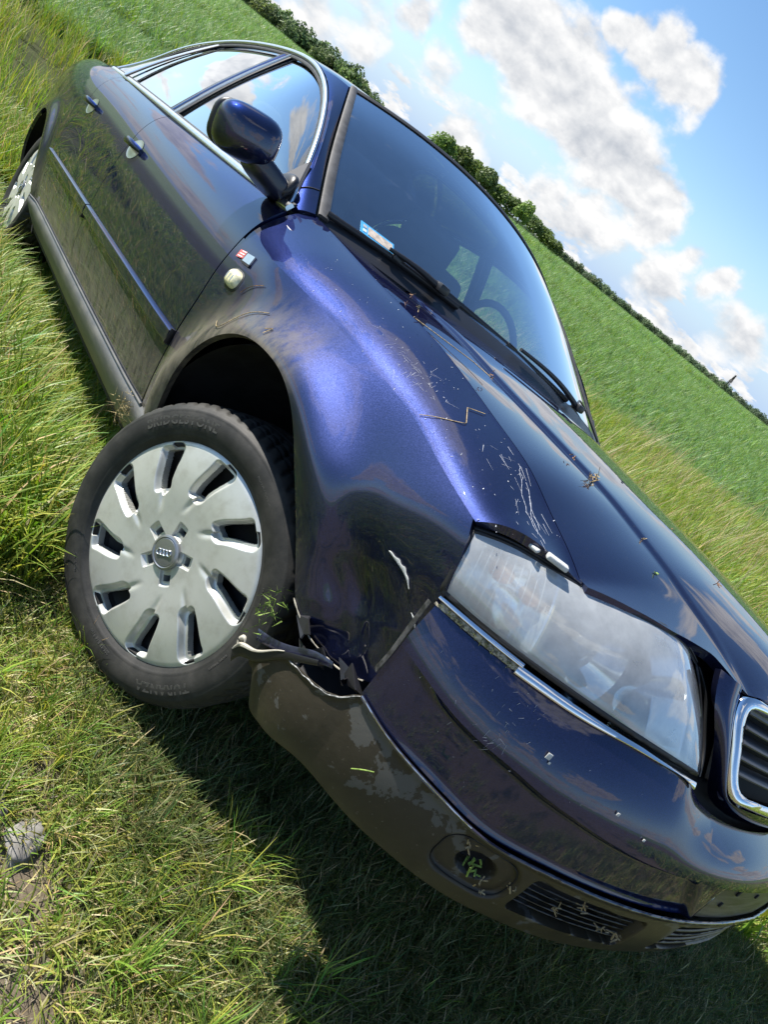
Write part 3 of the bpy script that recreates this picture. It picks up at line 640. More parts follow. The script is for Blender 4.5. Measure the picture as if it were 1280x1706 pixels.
for z_ in np.linspace(.634, .714, 5):
    yy = np.linspace(-.335, .335, 40); x_ = .79 + (.735 - z_) * .55 + .05 * (1 - (yy / .33)**2)
    A = np.stack([x_ + .004, yy, z_ + .004 + 0 * yy], 1); B = np.stack([x_ - .018, yy, z_ + .012 + 0 * yy], 1); strip('grille_slat', A, B, M_slat, gr, (.3, 0, .95), h=.003)
yy = np.linspace(-.34, .34, 20); G = np.stack([np.stack([.755 + (.735 - z_) * .5 + .05 * (1 - (yy / .34)**2), yy, z_ + 0 * yy], 1) for z_ in (.742, .60)], 1); panel('grille_backing', G, M_seam, gr, (1, 0, 0), ret=0)
# painted surround: belongs to the bonnet
SO = crv([(.757, -.424, .749), (.775, -.422, .716), (.802, -.390, .668), (.822, -.357, .622), (.8345, -.326, .587), (.851, -.272, .567), (.870, -.18, .559), (.886, 0, .554)], 70)
SI = crv([(.778, -.362, .744), (.793, -.362, .712), (.820, -.358, .668), (.848, -.344, .622), (.862, -.331, .602), (.875, -.300, .5975), (.893, -.204, .597), (.905, 0, .595)], 70)
v = np.linspace(0, 1, 14); G = SI[:, None] * (1 - v)[None, :, None] + SO[:, None] * v[None, :, None]
G = G + np.array([.8, -.35, .1]) * (np.sin(np.pi * np.clip(v, 0, 1))**1.0 * .011)[None, :, None]
G = np.concatenate([G, G[::-1][1:] * np.array([1, -1, 1])]); panel('grille_surround', G, M_paint, bonnet, (1, 0, 0), ret=.014)

# ------------------------------------------------------------------ windscreen, pillars, roof, side glass
WE = nspl([0, .2, .45, .75, 1], [(-.409, -.738, .943), (-.549, -.708, 1.040), (-.688, -.672, 1.136), (-.824, -.632, 1.229), (-.946, -.592, 1.302)])
def wsP(t, v, lift=0.0):
    t = np.asarray(t, float); v = np.asarray(v, float); t, v = np.broadcast_arrays(t, v); e = WE(t); b = .17 * (1 - t) + .09 * t; zb = .02 * (1 - t) + .066 * t
    p = np.stack([e[..., 0] + b * (1 - v * v), -e[..., 1] * v, e[..., 2] + zb * (1 - v * v)], -1)
    return p + np.array([.55, 0, .83]) * lift
tv, vv = np.meshgrid(np.linspace(0, 1, 30), np.linspace(-1, 1, 60), indexing='ij')
panel('windscreen', wsP(tv, vv), M_ws, car, (1, 0, 1), ret=.004)
# seal: black bands up both edges and across the header
tt = np.linspace(-.01, 1.0, 50)
for sg in (-1, 1):
    A = wsP(np.clip(tt, 0, 1), sg * .972, .003); B = wsP(np.clip(tt, 0, 1), sg * 1.006, .004); strip('windscreen_seal', A, B, M_seal, car, (.5, sg * .3, .8), h=.006)
vv1 = np.linspace(-1, 1, 60); strip('windscreen_seal', wsP(.985, vv1, .002), wsP(1.006 * np.ones(60), vv1, .003) + np.array([-.008, 0, .004]), M_rub, car, (.5, 0, .85), h=.002)
# side window outline (chrome frame)
RAIL = crv([(-.43, -.795, .915), (-.527, -.762, 1.006), (-.623, -.733, 1.086), (-.755, -.698, 1.172), (-.893, -.668, 1.243), (-1.074, -.640, 1.306), (-1.297, -.612, 1.347), (-1.50, -.598, 1.362), (-1.70, -.592, 1.364), (-1.989, -.590, 1.350), (-2.25, -.602, 1.308), (-2.45, -.640, 1.225), (-2.58, -.695, 1.11), (-2.655, -.770, 1.003)], 200)
gy = nspl([.90, .93, 1.006, 1.086, 1.172, 1.243, 1.306, 1.347, 1.362, 1.40], [-.80, -.789, -.762, -.733, -.698, -.668, -.640, -.612, -.595, -.57])
def belt(x, dz=0): x = np.asarray(x, float); z = beltz(x) + dz; return np.stack([x, np.maximum(gy(z), -.80) , z], 1)
def inward(Cv, d):
    c = np.array([-1.5, -.7, 1.12]); o = Cv.copy(); t = np.gradient(Cv, axis=0); t /= np.linalg.norm(t, axis=1)[:, None]
    n = np.cross(t, (0, -1, .35)); n /= np.linalg.norm(n, axis=1)[:, None]; n *= np.sign(((c - Cv) * n).sum(1))[:, None]
    o = Cv + n * d; return o
nrm_s = (0, -.93, .35)
strip('chrome_window_frame', RAIL, inward(RAIL, .013), M_alu, car, nrm_s, h=.007)
strip('black_window_channel', inward(RAIL, .0125) + np.array([0, .004, 0]), inward(RAIL, .026) + np.array([0, .005, 0]), M_seal, car, nrm_s, h=.004)
xb = np.linspace(-.425, -2.615, 120)
BL_ = np.stack([xb, Y(xb, beltz(xb)) * .0 - np.interp(xb, [-2.6, -1.5, -.43], [.787, .808, .803]), beltz(xb) - .006], 1); BT = BL_ + np.array([0, .010, .017])
strip('chrome_belt_moulding', BL_, BT, M_alu, car, (0, -.9, .42), h=.008)
strip('belt_rubber', BT + np.array([0, .001, -.001]), BT + np.array([0, .007, .006]), M_rub, car, (0, -.9, .4), h=.004)
# glass panes as ruled sheets between belt and rail
def rail_at(x): 
    m = RAIL[:, 0] ; i = np.argsort(m); return np.stack([np.interp(x, m[i], RAIL[i, k]) for k in range(3)], -1)
def pane(name, xa_b, xa_t, xb_b, xb_t, par, n=30):
    u = np.linspace(0, 1, n); xbm = xa_b + (xb_b - xa_b) * u; xt = xa_t + (xb_t - xa_t) * u
    top = rail_at(xt) + np.array([0, .012, -.012]); bot = np.stack([xbm, -np.interp(xbm, [-2.6, -1.5, -.43], [.770, .790, .783]), beltz(xbm) + .004], 1)
    v = np.linspace(0, 1, 14); P = bot[:, None] * (1 - v)[None, :, None] + top[:, None] * v[None, :, None]
    P[..., 1] -= (np.sin(np.pi * v) * .012)[None]
    return panel(name, P, M_side, par, (0, -1, .3), ret=.003)
pane('window_pane', -.44, -.445, -1.475, -1.405, doorf); pane('window_pane', -1.56, -1.49, -2.30, -2.14, doorr); pane('quarter_window', -2.335, -2.19, -2.60, -2.605, car)
# B pillar (body colour with black edges), quarter window bars
def bar(name, xa_b, xa_t, xb_b, xb_t, m, par, o=.004, h=.006):
    t = np.linspace(0, 1, 16)
    def cv(xbm, xt):
        a = np.array([xbm, -.795, float(beltz(xbm)) + .008]); b = rail_at(np.array(xt)) + np.array([0, .006, -.010]); c = a[None] * (1 - t)[:, None] + b[None] * t[:, None]; c[:, 1] -= np.sin(np.pi * t) * .010; return c
    return strip(name, cv(xa_b, xa_t), cv(xb_b, xb_t), m, par, nrm_s, h=h)
bar('window_channel', -1.468, -1.398, -1.487, -1.415, M_rub, doorf, h=.003)
bar('window_frame', -1.487, -1.415, -1.522, -1.450, M_paint, doorf, h=.005); bar('window_trim', -1.486, -1.413, -1.491, -1.418, M_alu, doorf, h=.008)
bar('window_frame', -1.526, -1.454, -1.557, -1.486, M_paint, doorr, h=.005)
bar('window_channel', -1.557, -1.486, -1.570, -1.497, M_rub, doorr, h=.003)
bar('window_channel', -2.285, -2.125, -2.300, -2.14, M_rub, doorr, h=.004); bar('window_frame', -2.300, -2.14, -2.330, -2.175, M_alu, doorr, h=.006)
# mirror-triangle plate inside the front corner of the pane
tri = np.array([[(-.447, -.792, .925), (-.505, -.774, .992)], [(-.60, -.800, .928), (-.545, -.778, .99)]]); tri = np.array([[-.448, -.797, .927], [-.60, -.803, .930], [-.545, -.763, 1.035]])
a, b, c = tri; raw('mirror_plate', [a, b, c, a + (0, .008, 0), b + (0, .008, 0), c + (0, .008, 0)], [(0, 2, 1), (3, 4, 5), (0, 1, 4, 3), (1, 2, 5, 4), (2, 0, 3, 5)], simple('grey_mirror_plate', (.12, .11, .105), .45), doorf, smooth=False)
# A pillar + roof side: surface from chrome frame to windscreen edge and over the roof
def roof_z(x, y):
    zr = nspl([-3.0, -2.55, -2.2, -1.95, -1.7, -1.46, -1.2, -1.01], [1.20, 1.325, 1.385, 1.408, 1.421, 1.424, 1.408, 1.384])(x); return zr
t = np.linspace(0, 1, 60)
Lp_ = RAIL[:84]; tw = np.linspace(0, 1, 84)
# pillar: rail param (front part up to x=-1.10) to windscreen edge
ir = np.searchsorted(-RAIL[:, 0], 1.09); RA = poly(RAIL[:ir], 60) + np.array([0, .0, .001]); WA = np.stack([wsP(q, -1.012, .001) for q in np.linspace(0, 1, 60)])
v = np.linspace(0, 1, 14)[None, :, None]; G = RA[:, None] * (1 - v) + WA[:, None] * v; G = G + np.array([.45, -.65, .35]) * (np.sin(np.pi * v) * .007)
G[:, 0] += np.array([0, .004, 0])
panel('front_pillar', G, M_paint, car, (1, -1, .5), ret=.008)
tube('pillar_joint', np.array([G[6, k] for k in range(14)]) + np.array([.0, -.0012, .0006]), .0013, M_seam, car, n=5)
# roof: from right rail to left rail
def roof():
    xs = np.linspace(0, 1, 50); yv = np.linspace(-1, 1, 50); P = np.zeros((50, 50, 3))
    for i, u in enumerate(xs):
        for j, q in enumerate(yv):
            xe_f = -1.01 - .13 * ss(.85, 1, abs(q)) * 0; xf = -.952 + .09 * (1 - q * q); xr = -2.62 + .0 * q; x = xf + (xr - xf) * u
            r = rail_at(np.array(x)); yr = -r[1] - .004; zr = r[2] + .004
            if x > -1.10: # blend into windscreen header corner
                k = (x + 1.10) / .15; k = min(max(k, 0), 1); yr = yr * (1 - k) + .590 * k; zr = zr * (1 - k) + 1.305 * k
            crown = np.interp(x, [-2.65, -2.3, -1.9, -1.5, -1.2, -1.0], [.13, .105, .080, .074, .070, .064])
            a = abs(q); cz = crown * (1 - a**2.6)
            P[i, j] = (x, yr * q, zr + cz)
    return P
panel('roof', roof(), M_paint, car, (0, 0, 1), ret=.01)
# rear deck, rear screen, tail
G = []
for u in np.linspace(0, 1, 14):
    e0 = np.array([-2.62, .0, 1.305]); e1 = np.array([-3.05, .0, 1.075]); c = e0 * (1 - u) + e1 * u; hw = .72 * (1 - u) * .80 + .72 * u * .98
    hw = np.interp(u, [0, 1], [.64, .735]); side_z = np.interp(u, [0, 1], [1.12, 1.01])
    G.append([(c[0] + .06 * 0 - .05 * (1 - q * q) * 1 + .05, hw * q, side_z + (c[2] - side_z) * (1 - abs(q)**2.4)) for q in np.linspace(-1, 1, 24)])
panel('rear_window', np.array(G), M_side, car, (-1, 0, 1), ret=.004)
G = [[(x, (.785 + float(taper(-2.8)) - float(taper(x)) ) * q * .99, float(beltz(x)) + .005 + .055 * (1 - abs(q)**2.5) * ss(-3.95, -3.5, x) - .03 * ss(-3.6, -3.9, x)) for q in np.linspace(-1, 1, 24)] for x in np.linspace(-2.62, -3.80, 30)]
panel('boot_lid', np.array(G), M_paint, car, (0, 0, 1))
G = [[(-3.80 - .05 * (1 - abs(q)**3), .58 * q * 1.0, z) for q in np.linspace(-1, 1, 20)] for z in np.linspace(1.0, .30, 8)]
panel('tail_panel', np.array(G), M_paint, car, (-1, 0, 0))

# ------------------------------------------------------------------ left-hand side
for nm in ('front_wing', 'wing_shoulder', 'rear_quarter', 'sill', 'front_pillar', 'chrome_window_frame', 'black_window_channel', 'chrome_belt_moulding', 'inner_body', 'quarter_window'):
    mirror_obj(bpy.data.objects[nm], car)
for d_ in (doorf, doorr):
    q = mirror_obj(d_, car)
    for c_ in list(d_.children): mirror_obj(c_, q)
# ------------------------------------------------------------------ handles, repeater, badge, mirror
def handle(xc, zc, par):
    yb = float(Y(xc, zc))
    def pt(dx, dz, dy=0): return (xc + dx, float(Y(xc + dx, zc + dz)) - dy, zc + dz)
    # dished cup behind the grip, its sky sheen put into bright satin metal
    a = np.linspace(0, 2 * math.pi, 24, endpoint=False); V = []; 
    for f, d in ((1.0, .0012), (.9, .0005), (.6, .0008), (.0, .0012)):
        for q in a: V.append(pt(.060 * f * math.cos(q), -.006 + .034 * f * math.sin(q), d))
    raw('handle_cup', V, gridF(4, 24, closed_v=True), M_alu, par)
    n = 14; u = np.linspace(-1, 1, n); A = []
    for k in u: A.append(pt(.080 * k, .004 - .004 * k * k, .026 * (1 - abs(k)**3.0) + .004))
    V = []; m = 10
    for i, k in enumerate(u):
        hh = .0115 - .004 * abs(k)**3
        for j in range(m): q = 2 * math.pi * j / m; V.append(np.array(A[i]) + np.array([0, -.007 * math.cos(q), hh * math.sin(q)]))
    F = [tuple(f) for f in gridF(n, m, closed_v=True)] + [tuple(range(m)), tuple((n - 1) * m + j for j in range(m))[::-1]]
    o = raw('handle', V, F, M_paint, par); 
    return o
handle(-1.335, .809, doorf); handle(-2.12, .828, doorr)
b = empty('side_repeater', car)
def bump_pad(name, c, sx, sz, h, m, par, pw=3.0, rot=0.0, n=10, k=28):
    V = []; 
    for i in range(n + 1):
        f = i / n
        for j in range(k):
            q = 2 * math.pi * j / k; cx = abs(math.cos(q))**(2 / pw) * math.copysign(1, math.cos(q)); sz_ = abs(math.sin(q))**(2 / pw) * math.copysign(1, math.sin(q))
            dx, dz = sx * f * cx, sz * f * sz_; dx, dz = dx * math.cos(rot) - dz * math.sin(rot), dx * math.sin(rot) + dz * math.cos(rot)
            V.append((c[0] + dx, float(Y(c[0] + dx, c[1] + dz)) - h * (1 - f**4) - .0005, c[1] + dz))
    return raw(name, V, gridF(n + 1, k, closed_v=True), m, par, sharp=60)
M_rep = simple('yellowed_repeater_lens', (.66, .62, .40), .18, .1, var=.2, vscale=90, coat=.6)
bump_pad('repeater_base', (-.272, .734), .0335, .0235, .004, M_rub, b); bump_pad('repeater_lens', (-.272, .735), .030, .0205, .013, M_rep, b)
for k in (-.012, 0, .012): bump_pad('lens_rib', (-.272 + k, .735), .0016, .017, .0138, M_alu, b, n=3)
bd = empty('wing_badge', car)
def quadpad(name, pts, h, m, par):
    P = [np.array([x, float(Y(x, z)) - .0008, z]) for x, z in pts]; T = [p - np.array([0, h, 0]) for p in P]; n = len(P)
    F = [tuple(range(n, 2 * n))] + [(i, (i + 1) % n, n + (i + 1) % n, n + i) for i in range(n)]; o = raw(name, P + T, F, m, par, smooth=False)
    bm = bmesh.new(); bm.from_mesh(o.data); bmesh.ops.recalc_face_normals(bm, faces=bm.faces); bm.to_mesh(o.data); bm.free(); return o
quadpad('badge_red', [(-.330, .789), (-.300, .793), (-.296, .777), (-.326, .772)], .0028, simple('badge_red', (.55, .12, .11), .4), bd)
for dz in (.0, .006, .012): quadpad('badge_stripe', [(-.322 + dz * .2, .7755 + dz), (-.302 + dz * .2, .7780 + dz), (-.302 + dz * .2, .7800 + dz), (-.322 + dz * .2, .7775 + dz)], .0034, simple('badge_white', (.8, .78, .76), .4), bd)
quadpad('badge_silver', [(-.296, .792), (-.262, .795), (-.257, .776), (-.292, .774)], .0034, M_alu, bd)
quadpad('badge_rim', [(-.297, .775), (-.256, .777), (-.255, .771), (-.296, .7695)], .0030, M_seam, bd)
# wing mirror: a deep shell with rounded corners facing forward, foot on the door corner
mir = empty('wing_mirror', doorf) if False else empty('wing_mirror', car)
def superb(c, ax, ay, az, hx, hy, hz, p, n=34, k=40, tf=None):
    V = []
    for i in range(n + 1):
        th = math.pi * i / n
        for j in range(k):
            ph = 2 * math.pi * j / k; cs = lambda v: math.copysign(abs(v)**(2 / p), v)
            x = cs(math.cos(th)); rr_ = cs(math.sin(th)); y = rr_ * cs(math.cos(ph)); z = rr_ * cs(math.sin(ph))
            q = np.array([x, y, z]); 
            if tf is not None: q = tf(q)
            V.append(np.array(c) + q[0] * hx * np.array(ax) + q[1] * hy * np.array(ay) + q[2] * hz * np.array(az))
    return V, gridF(n + 1, k, closed_v=True)
def tfm(q):
    x, y, z = q; 
    s = 1 - .20 * max(x, 0)**2; y *= s; z *= s            # rounder to the front
    z += .16 * y * -1 * 0; return np.array([x * (1 if x > 0 else .75), y, z - .10 * y * 0])
V, F = superb((-.505, -.930, .984), (.985, -.17, 0), (.17, .96, .20), (0, -.20, .98), .062, .072, .054, 3.2, tf=tfm)
raw('mirror_shell', V, F, M_paint, mir, sharp=0)
V, F = superb((-.545, -.930, .984), (.985, -.17, 0), (.17, .96, .20), (0, -.20, .98), .018, .070, .052, 3.4); raw('mirror_rim', V, F, M_blackpl, mir, sharp=0)
V, F = superb((-.562, -.930, .984), (.985, -.17, 0), (.17, .96, .20), (0, -.20, .98), .004, .064, .046, 3.4); raw('mirror_glass', V, F, M_refl, mir, sharp=0)
V, F = superb((-.500, -.852, .944), (1, 0, .1), (0, .94, -.22), (0, .22, .97), .044, .062, .027, 3.6); raw('mirror_arm', V, F, simple('dark_blue_arm', (.012, .013, .03), .32, coat=.3), mir, sharp=0)
V, F = superb((-.500, -.806, .950), (1, 0, .15), (0, 1, 0), (-.15, .25, 1), .046, .014, .034, 2.6); raw('mirror_foot', V, F, M_blackpl, mir, sharp=0)

# ------------------------------------------------------------------ wheels
def tyre(nm, par):
    # profile (axial a outward +, radius r)
    pr = crv([(-.085, .206), (-.096, .222), (-.104, .250), (-.103, .280), (-.094, .300), (-.080, .3105), (-.05, .3155), (0, .317), (.05, .3155), (.080, .3105), (.094, .300), (.103, .280), (.104, .250), (.097, .226), (.088, .211)])
    pr0 = pr; pr = lambda t_: np.stack([pr0(t_)[:, 0], .206 + (pr0(t_)[:, 1] - .206) * .80], 1)
    pt = pr(np.linspace(0, 1, 110)); n = 480; th = np.linspace(0, 2 * math.pi, n, endpoint=False)
    A, Rr = pt[:, 0], pt[:, 1]; T, AA = np.meshgrid(th, A, indexing='ij'); RR = np.broadcast_to(Rr, T.shape).copy()
    tread = ss(.281, .289, RR)
    # V grooves every few degrees, three rings round
    ph = (T * 62 / (2 * math.pi) + np.abs(AA) * 16) % 1.0; g = (ss(.0, .12, ph) * ss(.42, .30, ph)); g *= ss(.012, .018, np.abs(AA))
    rings = np.zeros_like(AA)
    for a0, wv in ((.0, .004), (.031, .0035), (-.031, .0035), (.062, .0025), (-.062, .0025)): rings = np.maximum(rings, ss(wv + .0015, wv - .0005, np.abs(AA - a0)))
    RR = RR - tread * np.maximum(g * .0038, rings * .006)
    # sidewall bead lines
    for r0 in (.229, .236, .268): RR = RR + 0
    AO = AA + np.sign(AA) * (.0012 * np.exp(-((RR - .2245) / .0016)**2) + .0012 * np.exp(-((RR - .273) / .002)**2)) * (1 - tread)
    V = np.stack([AO, RR * np.cos(T), RR * np.sin(T)], -1).reshape(-1, 3)
    F = gridF(n, 110, closed_u=True)
    return raw(nm, V, F, M_tyre, par, sharp=0)
def seg_solid(name, outline_f, m, par): pass
def wheel_cover(par):
    # axial height of the cover against radius; nine windows with bevelled sides; five notches round the cap
    nr, nt = 170, 900
    r = np.linspace(.001, .2095, nr); th = np.linspace(0, 2 * math.pi, nt, endpoint=False); T, Rg = np.meshgrid(th, r, indexing='ij')
    h = I(Rg, [0, .030, .045, .07, .11, .16, .190, .200, .2075, .2095], [.094, .094, .090, .0905, .093, .092, .0885, .086, .080, .070])
    h = nspl([0, .03, .05, .08, .12, .16, .19, .202, .2095], [.0885, .088, .0885, .0905, .0925, .0905, .086, .081, .072])(Rg)
    # nine windows: sector-wise box in (r, theta) with one slanted side
    ph = (T * 9 / (2 * math.pi) + .22 * ss(.10, .19, Rg) + .02) % 1.0 - .5; w = ph * 2 * math.pi / 9 * Rg     # metres across
    hw = I(Rg, [.108, .195], [.0115, .0225])
    d = 0; 
    qx = np.maximum(np.abs(w) - hw + .006, 0); qr = np.maximum(np.abs(Rg - .1520) - .0315, 0); d = np.hypot(qx, qr) - .006
    bev = ss(.0085, -.001, d + .006 * np.sign(w) * .5)
    h = h - .013 * bev
    # shallow swirl ridge running from each window towards the cap
    rid = np.exp(-((w + .012 - (.13 - Rg) * .35) / .006)**2) * ss(.13, .115, Rg) * ss(.07, .10, Rg); h = h - .0030 * rid
    hole = d < -.0015
    # cap notches
    ph5 = ((T + .3) * 5 / (2 * math.pi)) % 1.0 - .5; w5 = ph5 * 2 * math.pi / 5 * Rg
    fl5 = ss(.013, .0105, np.abs(w5)) * ss(.030, .034, Rg) * ss(.062, .055, Rg); h = h - .006 * fl5
    hole2 = (np.abs(w5) < .0085) & (Rg > .040) & (Rg < .052)
    V = np.stack([h + .009, 1.06 * Rg * np.cos(T), 1.06 * Rg * np.sin(T)], -1).reshape(-1, 3); F = gridF(nt, nr, closed_u=True); H = (hole | hole2).reshape(-1)
    keep = ~H[F].all(1); F = F[keep]
    # walls down into the openings
    Hq = H.reshape(nt, nr); E = {}
    for f in F:
        for a_, b_ in ((f[0], f[1]), (f[1], f[2]), (f[2], f[3]), (f[3], f[0])):
            if H[a_] and H[b_]: E[(int(a_), int(b_))] = 1
    bV = []; bF = []; mp = {}
    def low(i):
        if i not in mp: mp[i] = len(V) + len(bV); p = V[i].copy(); p[0] -= .016; bV.append(p)
        return mp[i]
    for (a_, b_) in E: 
        bF.append((b_, a_, low(a_), low(b_)))
    allF = [tuple(f) for f in F] + bF; V2 = np.concatenate([V, np.array(bV)]) if bV else V
    return raw('wheel_cover', V2, allF, M_wheel, par, sharp=28)
def arc_text(body, rad, ang0, size, a_out, par, m, flip=False, depth=.0006, name='sidewall_lettering', bold=0.0, spc=1.0):
    cu = bpy.data.curves.new('t', 'FONT'); cu.body = body; cu.size = size; cu.align_x = 'CENTER'; cu.align_y = 'CENTER'; cu.extrude = depth; cu.space_character = spc; cu.offset = bold; cu.resolution_u = 3
    to = bpy.data.objects.new('t', cu); C.objects.link(to); dg = bpy.context.evaluated_depsgraph_get(); me = bpy.data.meshes.new_from_object(to.evaluated_get(dg)); bpy.data.objects.remove(to)
    bm = bmesh.new(); bm.from_mesh(me)
    bmesh.ops.subdivide_edges(bm, edges=[e for e in bm.edges if e.calc_length() > size * .25], cuts=3, use_grid_fill=False)
    for v in bm.verts:
        x, y, z = v.co; rr_ = rad + (-y if flip else y); an = ang0 + (x / rad) * (1 if flip else -1)
        ax = a_out(rr_) + z
        v.co = (ax, rr_ * math.cos(an), rr_ * math.sin(an))
    bmesh.ops.recalc_face_normals(bm, faces=bm.faces); bm.to_mesh(me); bm.free(); return link(name, me, par, m)
def rim(par):
    n = 60; th = np.linspace(0, 2 * math.pi, n, endpoint=False); pr = [(.090, .212), (.092, .207), (.080, .203), (.06, .195), (.05, .17), (.045, .08), (.05, .0)]
    T, K = np.meshgrid(th, np.arange(len(pr)), indexing='ij'); P = np.array(pr)[K]; V = np.stack([P[..., 0], P[..., 1] * np.cos(T), P[..., 1] * np.sin(T)], -1).reshape(-1, 3)
    raw('rim', V, gridF(n, len(pr), closed_u=True), M_seam, par, sharp=40)
M_let = simple('raised_rubber', (.060, .058, .054), .5)
def make_wheel():
    wh = empty('wheel', car); tyre('tyre', wh); rim(wh); wheel_cover(wh)
    n = 48; V = [];  pr = [(.0885, .0325), (.0925, .0315), (.0940, .028), (.0925, .0262), (.0935, .025), (.0945, .012), (.0948, .0)]
    for j in range(n):
        q = 2 * math.pi * j / n
        for a_, r_ in pr: V.append((a_ + .010, 1.05 * r_ * math.cos(q), 1.05 * r_ * math.sin(q)))
    F = gridF(n, len(pr), closed_u=True); raw('cap', V, F, simple('grey_cap', (.30, .31, .32), .3, .7), wh, sharp=30)
    for k in range(4):
        cy = (k - 1.5) * .0082; pts = [(.1056, (cy + .0056 * math.cos(q)) * math.cos(.5) - .0056 * math.sin(q) * math.sin(.5), (cy + .0056 * math.cos(q)) * math.sin(.5) + .0056 * math.sin(q) * math.cos(.5)) for q in np.linspace(0, 2 * math.pi, 25)]
        tube('cap_ring', pts, .0009, M_chrome, wh, n=6, up=(1, 0, 0))
    return wh
wh = make_wheel()
so_ = lambda r: float(np.interp(r, [.210, .222, .241, .265, .281], [.089, .0975, .1045, .1035, .0945])) + .0002
# orient: local +x = outward axle
def wheel_matrix(c, steer, camber, spin):
    n = Vector((math.sin(steer), -math.cos(steer) * math.cos(camber), math.sin(camber))).normalized(); zc_ = Vector((0, 0, 1)); y = zc_.cross(n).normalized(); z = n.cross(y)
    M_ = Matrix((n, y, z)).transposed(); return Matrix.Translation(c) @ M_.to_4x4() @ Matrix.Rotation(spin, 4, 'X')
n0 = np.array([math.sin(R(21)), -math.cos(R(21)), 0.0]); CW = np.array([.003, -.823, .246]) - n0 * .0915
wr = make_wheel()
for w_i, c_, s_, cb, sp_, lab in ((wr, (-2.765, .80 - .06, .325), 0, 0, .9, None),):
    pass
wh.matrix_basis = wheel_matrix(Vector(CW), R(21), 0.0, R(0)) @ Matrix.Scale(1.04, 4)
# lettering on the near front tyre, kept upright in its own frame
arc_text('BRIDGESTONE', .2520, R(123), .025, so_, wh, M_let, bold=.0006, spc=1.12)
arc_text('TURANZA', .2520, R(312), .025, so_, wh, M_let, bold=.0006, spc=1.15)
arc_text('ROTATION >', .250, R(66), .010, so_, wh, M_let); arc_text('205/55 R16 91W', .236, R(268), .009, so_, wh, M_let, spc=1.1); arc_text('RADIAL TUBELESS', .236, R(345), .006, so_, wh, M_let); arc_text('MAX LOAD 615 KG', .236, R(20), .005, so_, wh, M_let); arc_text('STEEL BELTED', .237, R(225), .006, so_, wh, M_let)
wr.matrix_basis = wheel_matrix(Vector((-2.762, -.745, .325)), 0, 0, R(15))
for lab, c_, st in (('l', (.003, .742, .246), math.pi + R(21)), ('l', (-2.762, .745, .325), math.pi)):
    q = wr.copy(); C.objects.link(q); q.parent = car; q.matrix_basis = wheel_matrix(Vector(c_), st, 0, 0)
    for ch in list(wr.children): d = ch.copy(); C.objects.link(d); d.parent = q
# arch liners (inner tubs)
for cx, ylim in ((.035, -.48), (-2.765, -.48)):
    th = np.linspace(.25 if cx > 0 else -.30, math.pi + .42, 60); yy = np.linspace(-.880, ylim, 12); G = []
    for y_ in yy:
        k = (y_ + .880) / .40; rr_ = np.interp(k, [0, .05, .3, 1], [.352, .372, .385, .385]); G.append([(cx + rr_ * math.cos(t_), max(y_, float(Y(cx + rr_ * math.cos(t_), max(.335 + rr_ * math.sin(t_), .2))) + .012), .335 + rr_ * math.sin(t_)) for t_ in th])
    G = np.array(G); o = raw('arch_liner', G.reshape(-1, 3), gridF(12, 60), M_liner, car, sharp=60)
    V = [(cx, ylim, .335)] + [tuple(p) for p in G[-1]]; raw('inner_wing', V, [(0, i, i + 1) for i in range(1, 60)], M_liner, car); mirror_obj(o, car)
box('strut', (.03, -.60, .50), (.07, .07, .40), M_liner, car, bev=.03); box('axle', (.03, 0, .27), (.05, 1.2, .05), M_under, car, bev=.01); box('axle', (-2.76, 0, .32), (.06, 1.4, .06), M_under, car, bev=.01)
box('floor_pan', (-1.35, 0, .255), (3.9, 1.36, .05), M_under, car, bev=.02)
# ------------------------------------------------------------------ cowl, wipers
vv1 = np.linspace(-1, 1, 60); A = wsP(.0, vv1, -.004) + np.array([.020, 0, -.012]); B = wsP(.05, vv1, .002); strip('cowl_trim', A, B, M_blackpl, car, (.5, 0, .85), h=.002)
def ws(x, y, o=.006):                                   # point on the glass for given height along and side
    return wsP(x, y, o)
def wiper(p0, tip0, tip1, armmid):
    wz = empty('wiper', car)
    tube('wiper_arm', crv([p0, armmid[0], armmid[1]], 16), np.linspace(.009, .005, 16), M_blackpl, wz, n=8)
    bl = crv([tip0, (np.array(tip0) + np.array(tip1)) / 2 + np.array([.004, 0, .005]), tip1], 24); tube('wiper_blade', bl, .0045, M_blackpl, wz, n=6, flat=1.6)
    tube('blade_rubber', bl + np.array([-.004, 0, -.006]), .0022, M_rub, wz, n=5)
    box('wiper_pivot', tuple(np.array(p0) + np.array([0, 0, .002])), (.035, .035, .022), M_blackpl, wz, bev=.007)
    m_ = (np.array(tip0) * .5 + np.array(tip1) * .5); box('blade_clip', tuple(m_ + np.array([.003, 0, .008])), (.012, .045, .012), M_blackpl, wz, bev=.003); return wz
def W3(t, v, l=.012): return tuple(wsP(t, v, l))
wiper(W3(.02, -.58, .03), W3(.015, -.985), W3(.035, -.47), (W3(.03, -.66, .03), W3(.035, -.78, .024)))
wiper(W3(.02, .34, .03), W3(.055, -.57), W3(.045, .30), (W3(.045, .22, .03), W3(.055, -.13, .024)))
tube('washer_hose', crv([W3(.02, .34, .03), W3(.10, .50, .02), W3(.08, .66, .014), W3(.02, .82, .01)], 20), .0035, M_blackpl, car, n=6)
